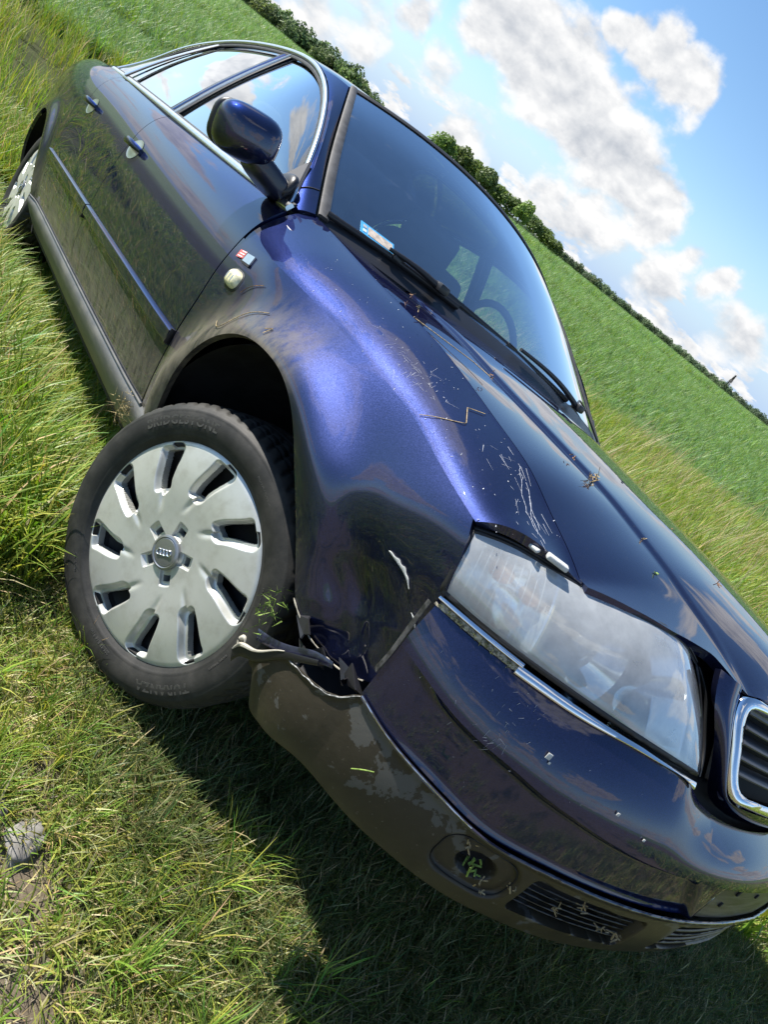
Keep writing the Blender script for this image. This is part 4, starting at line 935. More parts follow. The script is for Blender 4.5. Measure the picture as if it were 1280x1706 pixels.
# sticker on the glass
def wquad(name, c, m, par, l=.0015):
    V = [wsP(t_, v_, l) for t_, v_ in c] + [wsP(t_, v_, l - .0008) for t_, v_ in c]; return raw(name, V, [(0, 1, 2, 3), (7, 6, 5, 4), (0, 4, 5, 1), (1, 5, 6, 2), (2, 6, 7, 3), (3, 7, 4, 0)], m, par, smooth=False)
stk = empty('registration_sticker', car)
t0, t1, v0, v1 = .060, .106, -.865, -.738
def rect(a0, a1, b0, b1): return [(t0 + (t1 - t0) * a0, v0 + (v1 - v0) * b0), (t0 + (t1 - t0) * a0, v0 + (v1 - v0) * b1), (t0 + (t1 - t0) * a1, v0 + (v1 - v0) * b1), (t0 + (t1 - t0) * a1, v0 + (v1 - v0) * b0)]
wquad('sticker_border', rect(0, 1, 0, 1), simple('sticker_blue', (.06, .33, .62), .4), stk)
wquad('sticker_field', rect(.16, .84, .22, .95), simple('sticker_beige', (.42, .36, .30), .5, var=.3, vscale=60), stk, .0022)
wquad('sticker_mark', rect(.56, .80, .07, .17), simple('sticker_grey', (.35, .36, .38), .5), stk, .0024); wquad('sticker_mark', rect(.20, .42, .07, .17), simple('sticker_pale', (.55, .65, .72), .5), stk, .0024)
# ------------------------------------------------------------------ cabin
box('dashboard', (-.62, 0, .86), (.42, 1.36, .16), M_int, car, bev=.05); box('cabin_floor', (-1.55, 0, .45), (2.1, 1.4, .10), M_int, car, bev=.02)
def seat(x, y, w=.50):
    s = empty('seat', car); box('seat_cushion', (x, y, .60), (.52, w, .16), M_fab, s, bev=.05, seg=3)
    box('seat_back', (x - .30, y, .88), (.16, w, .62), M_fab, s, rot=Matrix.Rotation(R(-14), 3, 'Y'), bev=.06, seg=3); box('headrest', (x - .40, y, 1.23), (.11, .28, .18), M_fab, s, bev=.045, seg=3)
seat(-1.15, -.36); seat(-1.15, .36); seat(-2.05, 0, 1.25)
tube('steering_wheel', [(-.86 + .055 * math.sin(q) * -1, .36 + .18 * math.cos(q), .98 + .17 * math.sin(q)) for q in np.linspace(0, 2 * math.pi, 40)], .014, M_int, car, n=8)
box('rear_shelf', (-2.55, 0, .95), (.5, 1.3, .03), M_int, car, bev=.01); 
for sg in (-1, 1): box('inner_door_trim', (-1.5, sg * .74, .72), (2.1, .04, .40), M_int, car, bev=.01)
# ------------------------------------------------------------------ marks of the accident
def onflank(x, z, o=.001): return np.array([x, float(Y(x, z)) - o, z])
# filler exposed where the wing skin cracked
ck = crv([(.462, -.846, .606), (.486, -.840, .602), (.505, -.835, .597), (.519, -.831, .588)], 24)[:, [0, 2]]
def crack(name, pts, wd_, m):
    P = np.array([onflank(a, b, .0012) for a, b in pts]); Q_ = np.array([onflank(a + w1 * .3, b + w1, .0012) for (a, b), w1 in zip(pts, wd_)]); return strip(name, P, Q_, m, wing, (0, -1, 0), h=.001)
crack('cracked_filler', ck, .0055 * np.sin(np.linspace(.25, 3.05, 24)) * (1 + .25 * np.sin(np.linspace(0, 25, 24))), M_filler)
ck = crv([(.540, .566), (.549, .560), (.557, .553)], 10); crack('cracked_filler', ck, .0025 * np.sin(np.linspace(.2, 3, 10)), M_filler)
ck = crv([(.372, .440), (.395, .428), (.425, .412), (.452, .408), (.475, .409), (.50, .417), (.53, .433)], 40)
tube('torn_wing_edge', np.array([onflank(a, b, .001) for a, b in ck]), .0005 + .0009 * np.abs(np.sin(np.linspace(0, 30, 40))), M_torn, wing, n=5)
# white lump of broken lamp lug above the lens
for c_, s_, an in (((.588, -.748, .737), (.016, .010, .006), .3), ((.612, -.722, .7405), (.034, .013, .008), .9)):
    box('broken_lug', c_, s_, M_filler, hl, rot=Matrix.Rotation(an, 3, 'Z') @ Matrix.Rotation(.15, 3, 'X'), bev=.0028, seg=3)
# scratches and chips, as thin flecks on the paint
def hood_at(x, y):
    A = HP.reshape(-1, 3); yy = -abs(y); i = np.argmin((A[:, 0] - x)**2 + (A[:, 1] - yy)**2); return np.array([x, y, A[i, 2]])
def top_at(x, w): return wing_top(np.array(x), np.array(w))
def flecks(name, P0, P1, wdt, m, par, up):
    V = []; F = []
    for a, b, w1, u in zip(P0, P1, wdt, up):
        a = np.array(a); b = np.array(b); u = np.array(u, float); d = b - a; s_ = np.cross(d, u); s_ /= max(np.linalg.norm(s_), 1e-9); o_ = u * .0007; b0 = len(V)
        V += [a + o_ - s_ * w1, a + o_ + s_ * w1, b + o_ + s_ * w1 * .4, b + o_ - s_ * w1 * .4]; F.append((b0, b0 + 1, b0 + 2, b0 + 3))
    return tag(raw(name, V, F, m, par, smooth=False), kind='stuff')
r_ = np.random.default_rng(11); A, B, W_, Un = [], [], [], []
wn = np.array([0, -.55, .83])
for k in range(24):                                     # strokes on the wing top beside the bonnet gap, above the lamp
    x = r_.uniform(.40, .585); w1 = r_.uniform(.45, .95); x2 = x + r_.uniform(.004, .035); w2 = w1 + r_.normal() * .05
    A.append(top_at(x, w1)); B.append(top_at(min(x2, .60), min(max(w2, 0), 1))); W_.append(r_.uniform(.0001, .0004)); Un.append(wn)
for x, w1, x2, w2 in ((.46, .80, .53, .62), (.475, .83, .56, .66), (.53, .62, .585, .60), (.50, .78, .57, .58), (.44, .86, .47, .80)):
    p = [top_at(x + (x2 - x) * f, w1 + (w2 - w1) * f + .015 * math.sin(f * 9)) for f in np.linspace(0, 1, 8)]
    for q in range(7): A.append(p[q]); B.append(p[q + 1]); W_.append(.00035); Un.append(wn)
for k in range(70):                                     # fine swirl scratches by the crease
    cx_, cw = .20 + r_.normal() * .05, .35 + r_.normal() * .12; x2, w2 = cx_ + r_.normal() * .010, cw + r_.normal() * .05
    A.append(top_at(cx_, max(cw, .02))); B.append(top_at(x2, max(w2, .02))); W_.append(.00018); Un.append(wn)
for k in range(120):                                    # stone chips
    x = r_.uniform(-.2, .58); w1 = r_.uniform(.02, .98); p = top_at(x, w1); A.append(p); B.append(p + r_.normal(size=3) * .0015); W_.append(r_.uniform(.0003, .0009)); Un.append(wn)
M_scr = simple('bare_scratch', (.38, .40, .45), .5)
flecks('paint_scratches', A, B, W_, M_scr, shoulder, Un)
A, B, W_, Un = [], [], [], []
for k in range(56):
    s1 = r_.uniform(.45, .80); f = r_.uniform(0, 1); z = zT(s1) + (zS(s1) - zT(s1)) * f; o1 = -.0012 if f > .5 else float(oT(s1)) * (1 - f * 2)**2.1 - .001
    if k < 36: s1 = .665 + r_.normal() * .022; f = r_.uniform(.05, .55); z = zT(s1) + (zS(s1) - zT(s1)) * f; o1 = float(oT(s1)) * max(1 - f * 1.9, 0)**2.1 - .0005
    p = bp(s1, z, o1); L = .009 if k < 36 else .0015; A.append(p); B.append(bp(s1 + r_.normal() * L * .4, z - abs(r_.normal()) * L, o1)); W_.append(r_.uniform(.00012, .0004)); Un.append(np.array([.7, -.7, .1]))
flecks('paint_scratches', A, B, W_, M_scr, bumper, Un)
# bird dropping on the bumper face, small pale splash
for s1, z, rr_ in ((.603, .545, .0045), (.598, .538, .002), (.49, .530, .0025), (.435, .515, .002)):
    p = bp(s1, z, .012 * (1 - (zT(s1) - z) / .12)); box('dried_spot', tuple(p + np.array([.002, -.002, 0])), (.0015, rr_ * 1.6, rr_ * 2), M_filler, bumper, rot=Matrix.Rotation(-.7, 3, 'Z'), bev=.0006)
# ------------------------------------------------------------------ plant litter lying on the car
M_straw = simple('dry_straw', (.36, .27, .14), .7, var=.4, vscale=200)
M_gbit = simple('green_bit', (.16, .24, .04), .7, var=.4, vscale=200)
M_brown = simple('brown_seed', (.22, .12, .06), .8, var=.5, vscale=200)
def ctube(name, pts, r, m, label, cat, grp=None):
    W = [np.array(MW) @ np.array(p) for p in pts]; o = tube(name, W, r, m, None, n=6); return tag(o, label, cat, grp, 'thing')
S_ = [top_at(x, w1) + wn * .003 for x, w1 in ((.300, .10), (.330, .15), (.385, .36), (.338, .53), (.325, .60))]
S_ = [top_at(.318, .06), top_at(.332, .18), top_at(.360, .50), top_at(.318, .66), top_at(.330, .86)]
ctube('straw_stalk', poly([s + wn * .0026 for s in S_], 30), .0007, M_straw, 'bent dry straw stalk lying zigzag on the front wing top', 'straw')
ctube('straw_stalk', [top_at(.05, .97) + wn * .004, np.array([.085, -.66, .889]), np.array([.13, -.60, .890]), np.array([.17, -.58, .887])], .0009, M_straw, 'thin straight straw crossing the bonnet gap near the windscreen', 'straw')
S_ = [onflank(-.205, .655, .003), onflank(-.185, .648, .003), onflank(-.14, .70, .003), onflank(-.085, .735, .003)]
ctube('grass_stalk', crv(S_, 20), .0008, M_straw, 'fine grass stalk stuck to the wing flank above the wheel arch', 'straw')
S_ = [onflank(-.215, .725, .003), onflank(-.20, .745, .003), onflank(-.165, .765, .003)]
ctube('grass_stalk', crv(S_, 14), .0007, M_brown, 'short dark stalk on the wing below the repeater lamp', 'straw')
S_ = [onflank(-.045, .712, .003), onflank(-.03, .722, .003), onflank(-.035, .705, .003)]
ctube('grass_stalk', poly(S_, 10), .0008, M_straw, 'tiny folded straw bit on the wing near the tyre', 'straw')
def bit(c, size, m, label, seed, up=(0, 0, 1), n=5):
    r = np.random.default_rng(seed); V = []; F = []
    for k in range(n):
        p = np.array(c) + r.normal(size=3) * size * .35; d = r.normal(size=3); d /= np.linalg.norm(d); e = np.cross(d, up); e /= max(np.linalg.norm(e), 1e-6); L = size * r.uniform(.5, 1.2); w1 = size * .09; b0 = len(V); up_ = np.array(up) * .0012
        q0, q1 = p - d * L * .5, p + d * L * .5
        for q in (q0, q1): V += [q - e * w1, q + e * w1, q + up_ * 1.5]
        F += [(b0, b0 + 1, b0 + 4, b0 + 3), (b0 + 1, b0 + 2, b0 + 5, b0 + 4), (b0 + 2, b0, b0 + 3, b0 + 5), (b0, b0 + 2, b0 + 1), (b0 + 3, b0 + 4, b0 + 5)]
    V = [np.array(MW) @ v for v in V]; return tag(raw('leaf_litter', V, F, m, None, smooth=False), label, 'plant litter', kind='thing')
bit((.395, -.448, .856), .016, M_straw, 'biggest tuft of dry chaff lying in the bonnet crease', 1, n=12)
bit((.345, -.462, .862), .008, M_brown, 'brown husk on the bonnet crease behind the big chaff tuft', 2)
bit((.19, -.60, .888), .008, M_brown, 'small brown husk on the bonnet edge near the windscreen', 3)
bit((-.02, -.66, .909), .007, M_straw, 'pale crumb on the bonnet beside the wiper', 4); bit((-.14, -.60, .927), .008, M_brown, 'orange brown husk on the bonnet by the wiper base', 5)
bit((.40, -.10, .868), .008, M_brown, 'dark curled leaf crumb on the bonnet centre', 6); bit((.56, -.13, .842), .010, M_brown, 'curled brown seed case on the far half of the bonnet', 7)
bit((.52, -.40, .826), .004, M_straw, 'single pale seed on the dark bonnet crease', 8)
bit((.60, -.45, .80), .008, M_gbit, 'thin pale stalk piece on the bonnet above the headlamp', 9, n=2)
bit((-.50, -.76, .985), .010, M_gbit, 'pale green grass bit caught on the windscreen pillar', 10, n=3)
for k, (s1, z, sz, lb) in enumerate(((.575, .352, .016, 'green leaf bits lying in the fog lamp opening'), (.60, .375, .012, 'yellow chaff at the outer rim of the fog lamp pod'), (.55, .330, .012, 'yellow chaff along the lower rim of the fog lamp pod'), (.52, .352, .012, 'brown leaf bit between fog lamp pod and slats'), (.42, .375, .010, 'straw crumbs caught on the top intake slats'), (.45, .352, .010, 'straw crumbs caught on the middle intake slats'), (.36, .345, .010, 'straw crumb by the inner end of the intake slats'), (.33, .345, .012, 'yellow crumb on the grey bumper beside the intake'))):
    p = bp(s1, z, .004 + .02 * ((.405 - z) / .12)**2); bit(tuple(p), sz, (M_gbit if k in (0,) else M_straw), lb, 20 + k, up=(.8, -.6, .1), n=7)
p = bp(.575, .350, .018); bit(tuple(p), .018, M_gbit, 'bright green sprig in the dark fog lamp hole', 40, up=(.8, -.6, .1), n=5)
S_ = [bp(.735, .375, -.002), bp(.745, .368, -.004), bp(.757, .355, -.003)]
ctube('grass_stalk', crv(S_, 12), .0010, M_gbit, 'green grass blade stuck across the grey bumper corner', 'straw')
# roots and mud caught at the front end of the sill
r = np.random.default_rng(77); V = []; F = []
for k in range(160):
    p = np.array([-.445, -.868, .325]) + r.normal(size=3) * (.020, .010, .018); d = r.normal(size=3); d /= np.linalg.norm(d); e = np.cross(d, r.normal(size=3)); e /= np.linalg.norm(e); L = r.uniform(.01, .03); b0 = len(V); V += [p - e * .0008, p + e * .0008, p + d * L + e * .0004]; F.append((b0, b0 + 1, b0 + 2))
V = [np.array(MW) @ v for v in V]; tag(raw('root_tangle', V, F, simple('straw_roots', (.28, .22, .10), .9, var=.6, vscale=300), None, smooth=False), 'tangle of straw coloured roots caught at the front end of the sill', 'plant litter', kind='thing')
r = np.random.default_rng(78); V = []; F = []
for k in range(60):
    s1 = .975 + r.normal() * .006; p = bp(min(s1, .99), .405 + r.normal() * .02, .0) + r.normal(size=3) * .006; d = r.normal(size=3); d[2] -= .6; d /= np.linalg.norm(d); e = np.cross(d, r.normal(size=3)); e /= np.linalg.norm(e); L = r.uniform(.008, .028); b0 = len(V); V += [p - e * .0012, p + e * .0012, p + d * L]; F.append((b0, b0 + 1, b0 + 2))
V = [np.array(MW) @ v for v in V]; tag(raw('grass_tuft', V, F, M_gbit, None, smooth=False), 'torn green grass caught between the tyre and the wing edge', 'plant litter', kind='thing')

# shards of the broken arch liner in the opening
r = np.random.default_rng(5)
for (x_, z_, y_) in ((.42, .425, -.825), (.465, .418, -.815), (.505, .425, -.805), (.535, .435, -.80), (.445, .395, -.822)):
    n = 6; a = np.sort(r.uniform(0, 6.28, n)); V = [(x_ + r.uniform(.012, .034) * math.cos(q), y_ + r.normal() * .006, z_ + r.uniform(.008, .022) * math.sin(q)) for q in a]
    V2 = [(v[0] + .001, v[1] + .0025, v[2]) for v in V]; F = [tuple(range(n)), tuple(range(2 * n - 1, n - 1, -1))] + [(i, (i + 1) % n, n + (i + 1) % n, n + i) for i in range(n)]
    raw('liner_shard', V + V2, F, M_blackpl, bumper, smooth=False)
# small sharp dent in the wing above the arch
a = np.linspace(0, 2 * math.pi, 24); V = [onflank(.055, .712, .0012)] + [onflank(.055 + .016 * math.cos(q), .712 + .0035 * math.sin(q) + .004 * math.cos(q), .0006) for q in a[:-1]]

M_tail = simple('tail_lamp_red', (.45, .05, .02), .15, coat=.8)
tl = bump_pad('tail_light', (-3.66, .86), .095, .065, .008, M_tail, car); mirror_obj(tl, car)
# ------------------------------------------------------------------ the lie of the land (world coordinates, z up)
MWn = np.array(MW); 
def hgt(x, y):
    x = np.asarray(x, float); y = np.asarray(y, float)
    s = .164 * x - .133 * y - .045
    # softly level off at the track (top) and at the field (bottom)
    top = .045; bot = -.46; k = .05
    s = -k * np.logaddexp(-s / k, -top / k) if False else top - k * np.logaddexp(0, (top - s) / k) + 0.0
    s = bot + k * np.logaddexp(0, (s - bot) / k)
    s = s + .014 * np.sin(x * 3.1 + y * 2.3) * np.sin(y * 2.7 - x * 1.1 + .7) + .006 * np.sin(x * 9 + 1) * np.sin(y * 8.3)
    far = ss(18, 60, np.hypot(x, y)); s = s * (1 - far) + (-.46 + .0 * s) * far
    return s
# ground as one sheet: fine near the car, coarse to the horizon
def axis():
    a = [0]; st = .05
    while a[-1] < 3.0: a.append(a[-1] + st)
    while a[-1] < 3000: st *= 1.13; a.append(a[-1] + st)
    a = np.array(a); return np.concatenate([-a[:0:-1], a])
ax = axis(); XX, YY = np.meshgrid(ax, ax, indexing='ij'); ZZ = hgt(XX, YY)
def crop_side(x, y):
    """signed distance into the crop: >0 in the field; the verge runs round the car"""
    return (-10.3 + .46 * np.asarray(y) - np.asarray(x)) / 1.10 + .12 * np.sin(np.asarray(y) * 1.7)
def ground_mat():
    m, t = newmat('ground'); co = t.n('ShaderNodeTexCoord').outputs['Object']; x, y, z = t.n('ShaderNodeSeparateXYZ', {0: co}).outputs
    n1 = t.noise(co, 2.2, 5, .6); n2 = t.noise(co, 40, 6, .65); n3 = t.noise(co, 160, 4, .6)
    soil = t.mix(n2, (.060, .046, .032, 1), (.21, .172, .125, 1)); soil = t.mix(t.mr(n3, .6, .68), soil, (.30, .27, .22, 1))
    humus = t.mix(n2, (.022, .026, .010, 1), (.060, .070, .022, 1))
    bare = t.math('MAXIMUM', t.math('MULTIPLY', t.mr(y, -.86, -.98), t.mr(x, -.15, .22)), t.mr(t.math('ADD', x, t.math('MULTIPLY', y, -.12)), 1.02, 1.25))
    b = t.mix(t.math('MULTIPLY', bare, t.mr(n1, .30, .5)), humus, soil)
    dist = t.math('SQRT', t.math('ADD', t.math('MULTIPLY', x, x), t.math('MULTIPLY', y, y)))
    # far away the standing crop is only colour and mottling
    rows = t.noise(t.vm('MULTIPLY', co, (.28, .28, .28)), 3.0, 8, .7); mot = t.noise(co, 1.6, 8, .75); broad = t.noise(co, .02, 3, .5)
    crop = t.mix(t.mr(mot, .3, .7), (.10, .155, .062, 1), (.17, .235, .105, 1)); crop = t.mix(t.math('MULTIPLY', t.mr(broad, .4, .7), .5), crop, (.20, .25, .10, 1))
    b = t.mix(t.mr(dist, 16, 34), b, crop)
    bmp = t.n('ShaderNodeBump', {'Strength': .6, 'Distance': .012, 'Height': n2}).outputs[0]
    out(t, pbsdf(t, Base_Color=b, Roughness=.95, Specular_IOR_Level=.15, Normal=bmp)); return m
g = raw('ground', np.stack([XX, YY, ZZ], -1).reshape(-1, 3), gridF(len(ax), len(ax)), ground_mat(), None, sharp=0); tag(g, kind='structure')
if g.data.polygons[0].normal.z < 0: g.data.flip_normals()

# ------------------------------------------------------------------ vegetation
def leaf_mat(name, trans=.35, rough=.45):
    m, t = newmat(name); at = t.n('ShaderNodeAttribute', attribute_name='col').outputs['Color']
    rnd = t.n('ShaderNodeObjectInfo').outputs['Random']
    c = t.n('ShaderNodeHueSaturation', {'Hue': t.math('ADD', .5, t.math('MULTIPLY', t.math('SUBTRACT', rnd, .5), .03)), 'Saturation': 1.0, 'Value': t.math('ADD', .82, t.math('MULTIPLY', rnd, .36)), 'Color': at}).outputs[0]
    a = pbsdf(t, Base_Color=c, Roughness=rough, Specular_IOR_Level=.35)
    b = t.n('ShaderNodeBsdfTranslucent', {'Color': t.n('ShaderNodeHueSaturation', {'Hue': .49, 'Saturation': 1.1, 'Value': 1.25, 'Color': c}).outputs[0]}).outputs[0]
    out(t, t.n('ShaderNodeMixShader', {0: trans, 1: a, 2: b}).outputs[0]); return m
M_leaf = leaf_mat('grass_blades')
lib = {}
def blade_mesh(name, blades, mat=None):
    """blades: list of (base xy, azimuth, length, width, lean, bend, colour, twist)"""
    V = []; F = []; Cc = []
    for (bx, by, az, L, wd_, lean, bend, colr, tw) in blades:
        n = 5; b0 = len(V); d = np.array([math.cos(az), math.sin(az)]); ang = lean; p = np.array([bx, by, 0.0]); sidev = np.array([-math.sin(az + tw), math.cos(az + tw), 0])
        for i in range(n):
            f = i / (n - 1); wv = wd_ * (1 - f**2.2) * .5 + .0002; s_ = sidev
            if i < n - 1: V += [p - s_ * wv, p + s_ * wv]
            else: V += [p]
            k = (.55 + .45 * min(1, f * 2.0)) if False else 1.0
            cc_ = [colr[0] * k, colr[1] * k, colr[2] * k, 1]; Cc += [cc_] * (2 if i < n - 1 else 1)
            ang = lean + bend * f; st = L / (n - 1); p = p + np.array([d[0] * math.sin(ang), d[1] * math.sin(ang), math.cos(ang)]) * st
        for i in range(n - 2): a = b0 + 2 * i; F.append((a, a + 1, a + 3, a + 2))
        a = b0 + 2 * (n - 2); F.append((a, a + 1, a + 2))
    me = bpy.data.meshes.new(name); me.from_pydata([tuple(v) for v in V], [], F); me.update(); at = me.color_attributes.new('col', 'FLOAT_COLOR', 'POINT'); at.data.foreach_set('color', np.array(Cc).ravel())
    me.polygons.foreach_set('use_smooth', [True] * len(me.polygons)); me.materials.append(mat or M_leaf); return me
def coll(name, meshes):
    c = bpy.data.collections.new(name)
    for i, me in enumerate(meshes): o = bpy.data.objects.new(f'{name}_{i}', me); c.objects.link(o)
    return c
def scatter(name, pts, yaw, scale, idx, collection, label=None, tilt=None):
    me = bpy.data.meshes.new(name); me.from_pydata([tuple(map(float, p)) for p in pts], [], []); n = len(pts)
    rot = np.zeros((n, 3)); rot[:, 2] = yaw
    if tilt is not None: rot[:, 0] = tilt[:, 0]; rot[:, 1] = tilt[:, 1]
    me.attributes.new('rot', 'FLOAT_VECTOR', 'POINT').data.foreach_set('vector', rot.ravel()); me.attributes.new('scl', 'FLOAT', 'POINT').data.foreach_set('value', np.asarray(scale, float)); me.attributes.new('idx', 'INT', 'POINT').data.foreach_set('value', np.asarray(idx, int))
    o = bpy.data.objects.new(name, me); C.objects.link(o); tag(o, kind='stuff', label=label)
    ng = bpy.data.node_groups.new(name + '_nodes', 'GeometryNodeTree'); ng.interface.new_socket('Geometry', in_out='INPUT', socket_type='NodeSocketGeometry'); ng.interface.new_socket('Geometry', in_out='OUTPUT', socket_type='NodeSocketGeometry')
    N = ng.nodes; L = ng.links; gi = N.new('NodeGroupInput'); go = N.new('NodeGroupOutput'); ip = N.new('GeometryNodeInstanceOnPoints'); ci = N.new('GeometryNodeCollectionInfo')
    ci.inputs['Collection'].default_value = collection; ci.inputs['Separate Children'].default_value = True; ci.inputs['Reset Children'].default_value = True
    def na(nm, ty): a = N.new('GeometryNodeInputNamedAttribute'); a.data_type = ty; a.inputs['Name'].default_value = nm; return a.outputs['Attribute']
    m2p = N.new('GeometryNodeMeshToPoints'); L.new(gi.outputs[0], m2p.inputs[0]); L.new(m2p.outputs[0], ip.inputs['Points']); L.new(ci.outputs[0], ip.inputs['Instance']); ip.inputs['Pick Instance'].default_value = True
    L.new(na('idx', 'INT'), ip.inputs['Instance Index']); L.new(na('rot', 'FLOAT_VECTOR'), ip.inputs['Rotation']); L.new(na('scl', 'FLOAT'), ip.inputs['Scale']); L.new(ip.outputs[0], go.inputs[0])
    md = o.modifiers.new('scatter', 'NODES'); md.node_group = ng; return o
U = rng.uniform
def colr(base, v=.25):
    k = 1 + rng.normal() * v * .5; h = rng.normal() * .06; b = np.array(base) * max(k, .4); b[0] *= 1 + h * 2; return np.clip(b, .003, 1)
GRN = (.165, .275, .038); YEL = (.33, .37, .060); DRY = (.48, .40, .21); DGR = (.045, .095, .022); BLU = (.18, .28, .115)
def clump(kind):
    B = []
    if kind == 'lush':
        for _ in range(28):
            r = abs(rng.normal()) * .035; a = U(0, 6.28); B.append((r * math.cos(a), r * math.sin(a), U(0, 6.28), U(.12, .34), U(.0025, .0085), U(.05, .45), U(.3, 1.7), colr(GRN if rng.random() < .60 else YEL if rng.random() < .9 else DRY), U(-.4, .4)))
    if kind == 'tall':
        for _ in range(16):
            r = abs(rng.normal()) * .04; a = U(0, 6.28); B.append((r * math.cos(a), r * math.sin(a), U(0, 6.28), U(.25, .55), U(.003, .006), U(.02, .3), U(.1, 1.2), colr(GRN if rng.random() < .6 else YEL if rng.random() < .8 else DRY), U(-.4, .4)))
    if kind == 'short':
        for _ in range(34):
            r = abs(rng.normal()) * .035; a = U(0, 6.28); dry = rng.random()
            B.append((r * math.cos(a), r * math.sin(a), U(0, 6.28), U(.025, .085), U(.0018, .0036), U(.2, 1.0), U(.2, 1.3), colr((.33, .35, .08) if dry < .42 else GRN if dry < .74 else DRY), U(-.6, .6)))
    if kind == 'dark':  # turf below the bumper: the car's shade is put into the blade colours
        for _ in range(34):
            r = abs(rng.normal()) * .035; a = U(0, 6.28); B.append((r * math.cos(a), r * math.sin(a), U(0, 6.28), U(.04, .12), U(.0018, .0034), U(.15, .9), U(.2, 1.3), colr((.095, .14, .04) if rng.random() < .6 else (.15, .16, .06) if rng.random() < .7 else DRY), U(-.6, .6)))
    if kind == 'straw':
        for _ in range(10):
            B.append((U(-.05, .05), U(-.05, .05), U(0, 6.28), U(.03, .12), U(.0012, .0022), U(1.25, 1.6), U(-.1, .25), colr(DRY, .4), U(-.4, .4)))
    if kind == 'crop':
        for _ in range(20):
            r = abs(rng.normal()) * .05; a = U(0, 6.28); B.append((r * math.cos(a), r * math.sin(a), U(0, 6.28), U(.22, .42), U(.008, .013), U(.1, .5), U(.4, 1.6), colr(BLU if rng.random() < .6 else GRN), U(-.4, .4)))
    return B
def seedhead():
    B = [(0, 0, U(0, 6.28), U(.5, .75), .0022, U(0, .2), U(.1, .5), colr((.20, .20, .07)), 0)]
    az, L, lean, bend = B[0][2], B[0][3], B[0][5], B[0][6]; me = blade_mesh('seedhead', B); 
    # panicle: many short scales along the top fifth
    V = [tuple(v.co) for v in me.vertices]; top = np.array(V[-1]); d = np.array([math.cos(az) * math.sin(lean + bend), math.sin(az) * math.sin(lean + bend), math.cos(lean + bend)])
    BB = list(B); me2v = []; 
    VV = list(V); FF = [tuple(p.vertices) for p in me.polygons]; CC = [[.20, .20, .07, 1]] * len(V)
    for k in range(46):
        f = k / 46; p = top - d * (.13 * (1 - f)); a = U(0, 6.28); o_ = np.cross(d, (math.cos(a), math.sin(a), .3)); o_ /= np.linalg.norm(o_); w1 = .010 * math.sin(math.pi * (f * .85 + .12)); tip = p + o_ * w1 + d * .009; s_ = np.cross(o_, d) * .0016; b0 = len(VV)
        VV += [tuple(p - s_), tuple(p + s_), tuple(tip)]; FF.append((b0, b0 + 1, b0 + 2)); c = list(colr((.40, .34, .22), .3)) + [1]; CC += [c] * 3
    me3 = bpy.data.meshes.new('seedhead'); me3.from_pydata(VV, [], FF); me3.update(); at = me3.color_attributes.new('col', 'FLOAT_COLOR', 'POINT'); at.data.foreach_set('color', np.array(CC).ravel()); me3.materials.append(M_leaf); return me3
K_lush = coll('lush_grass', [blade_mesh('b', clump('lush')) for _ in range(9)])
K_tall = coll('tall_grass', [blade_mesh('b', clump('tall')) for _ in range(8)])
K_short = coll('short_grass', [blade_mesh('b', clump('short')) for _ in range(9)] + [blade_mesh('b', clump('straw')) for _ in range(3)])
K_dark = coll('turf_grass', [blade_mesh('b', clump('dark')) for _ in range(9)])
K_crop = coll('crop_plants', [blade_mesh('b', clump('crop')) for _ in range(8)])
K_seed = coll('seed_heads', [seedhead() for _ in range(8)])
MI = np.linalg.inv(MWn)
def carframe(x, y, z): return np.stack([x, y, z], -1) @ MI.T
def under_car(x, y, pad=0.0):
    c = carframe(x, y, hgt(x, y)); return (c[..., 0] < .86 + pad) & (c[..., 0] > -3.85 - pad) & (np.abs(c[..., 1]) < .84 + pad)
def in_body(x, y, h):                                   # would a stalk of height h poke through the car?
    c = carframe(x, y, hgt(x, y) + h); c0 = carframe(x, y, hgt(x, y))
    low = .20 + 0 * c[..., 0]; return under_car(x, y, -.0) & (c[..., 2] > low)
def pts_in(n, x0, x1, y0, y1): return U(x0, x1, n), U(y0, y1, n)
vn = lambda x, y, s, ph=0: (np.sin(x * s + ph) * np.sin(y * s * 1.13 + 1.7 * ph) + np.sin(x * s * 2.1 + y * s * 1.3 + ph) * .5) / 1.5
def put(name, n, box_, keep, col_, sc_rng, nidx, label, scl=None):
    x, y = pts_in(n, *box_); k = keep(x, y); x, y = x[k], y[k]; s = U(*sc_rng, len(x))
    if scl is not None: s = s * scl(x, y)
    return scatter(name, np.stack([x, y, hgt(x, y) - .004], 1), U(0, 6.28, len(x)), s, rng.integers(0, nidx, len(x)), col_, label)
# how high grass may stand: clear of the car's underside
def clearance(x, y):
    zc = carframe(x, y, hgt(x, y))[..., 2]; inside = under_car(x, y, .03); return np.where(inside, np.clip((.20 - zc), .02, 1), 9.0)
def fit(Lmax): 
    return lambda x, y: np.clip(clearance(x, y) / Lmax, .05, 1.0)
def mown(x, y): return ss(-.55, -.15, x + .35 * (y + .9)) * ss(1.6, 1.2, y)            # 1 on the trodden turf by the camera, 0 in the long grass
bare = lambda x, y: ss(-.88, -1.0, y) * ss(-.1, .25, x) * (.55 + .45 * vn(x, y, 7, .4))
put('mown_grass', 22000, (-.6, 2.6, -2.4, 1.6), lambda x, y: (rng.random(len(x)) < mown(x, y) * (1 - .93 * np.clip(bare(x, y), 0, 1)) * (1 - .8 * ss(1.05, 1.3, x - .12 * y))), K_short, (.55, 1.0), 12, 'short dry grass round the front wheel', fit(.09))
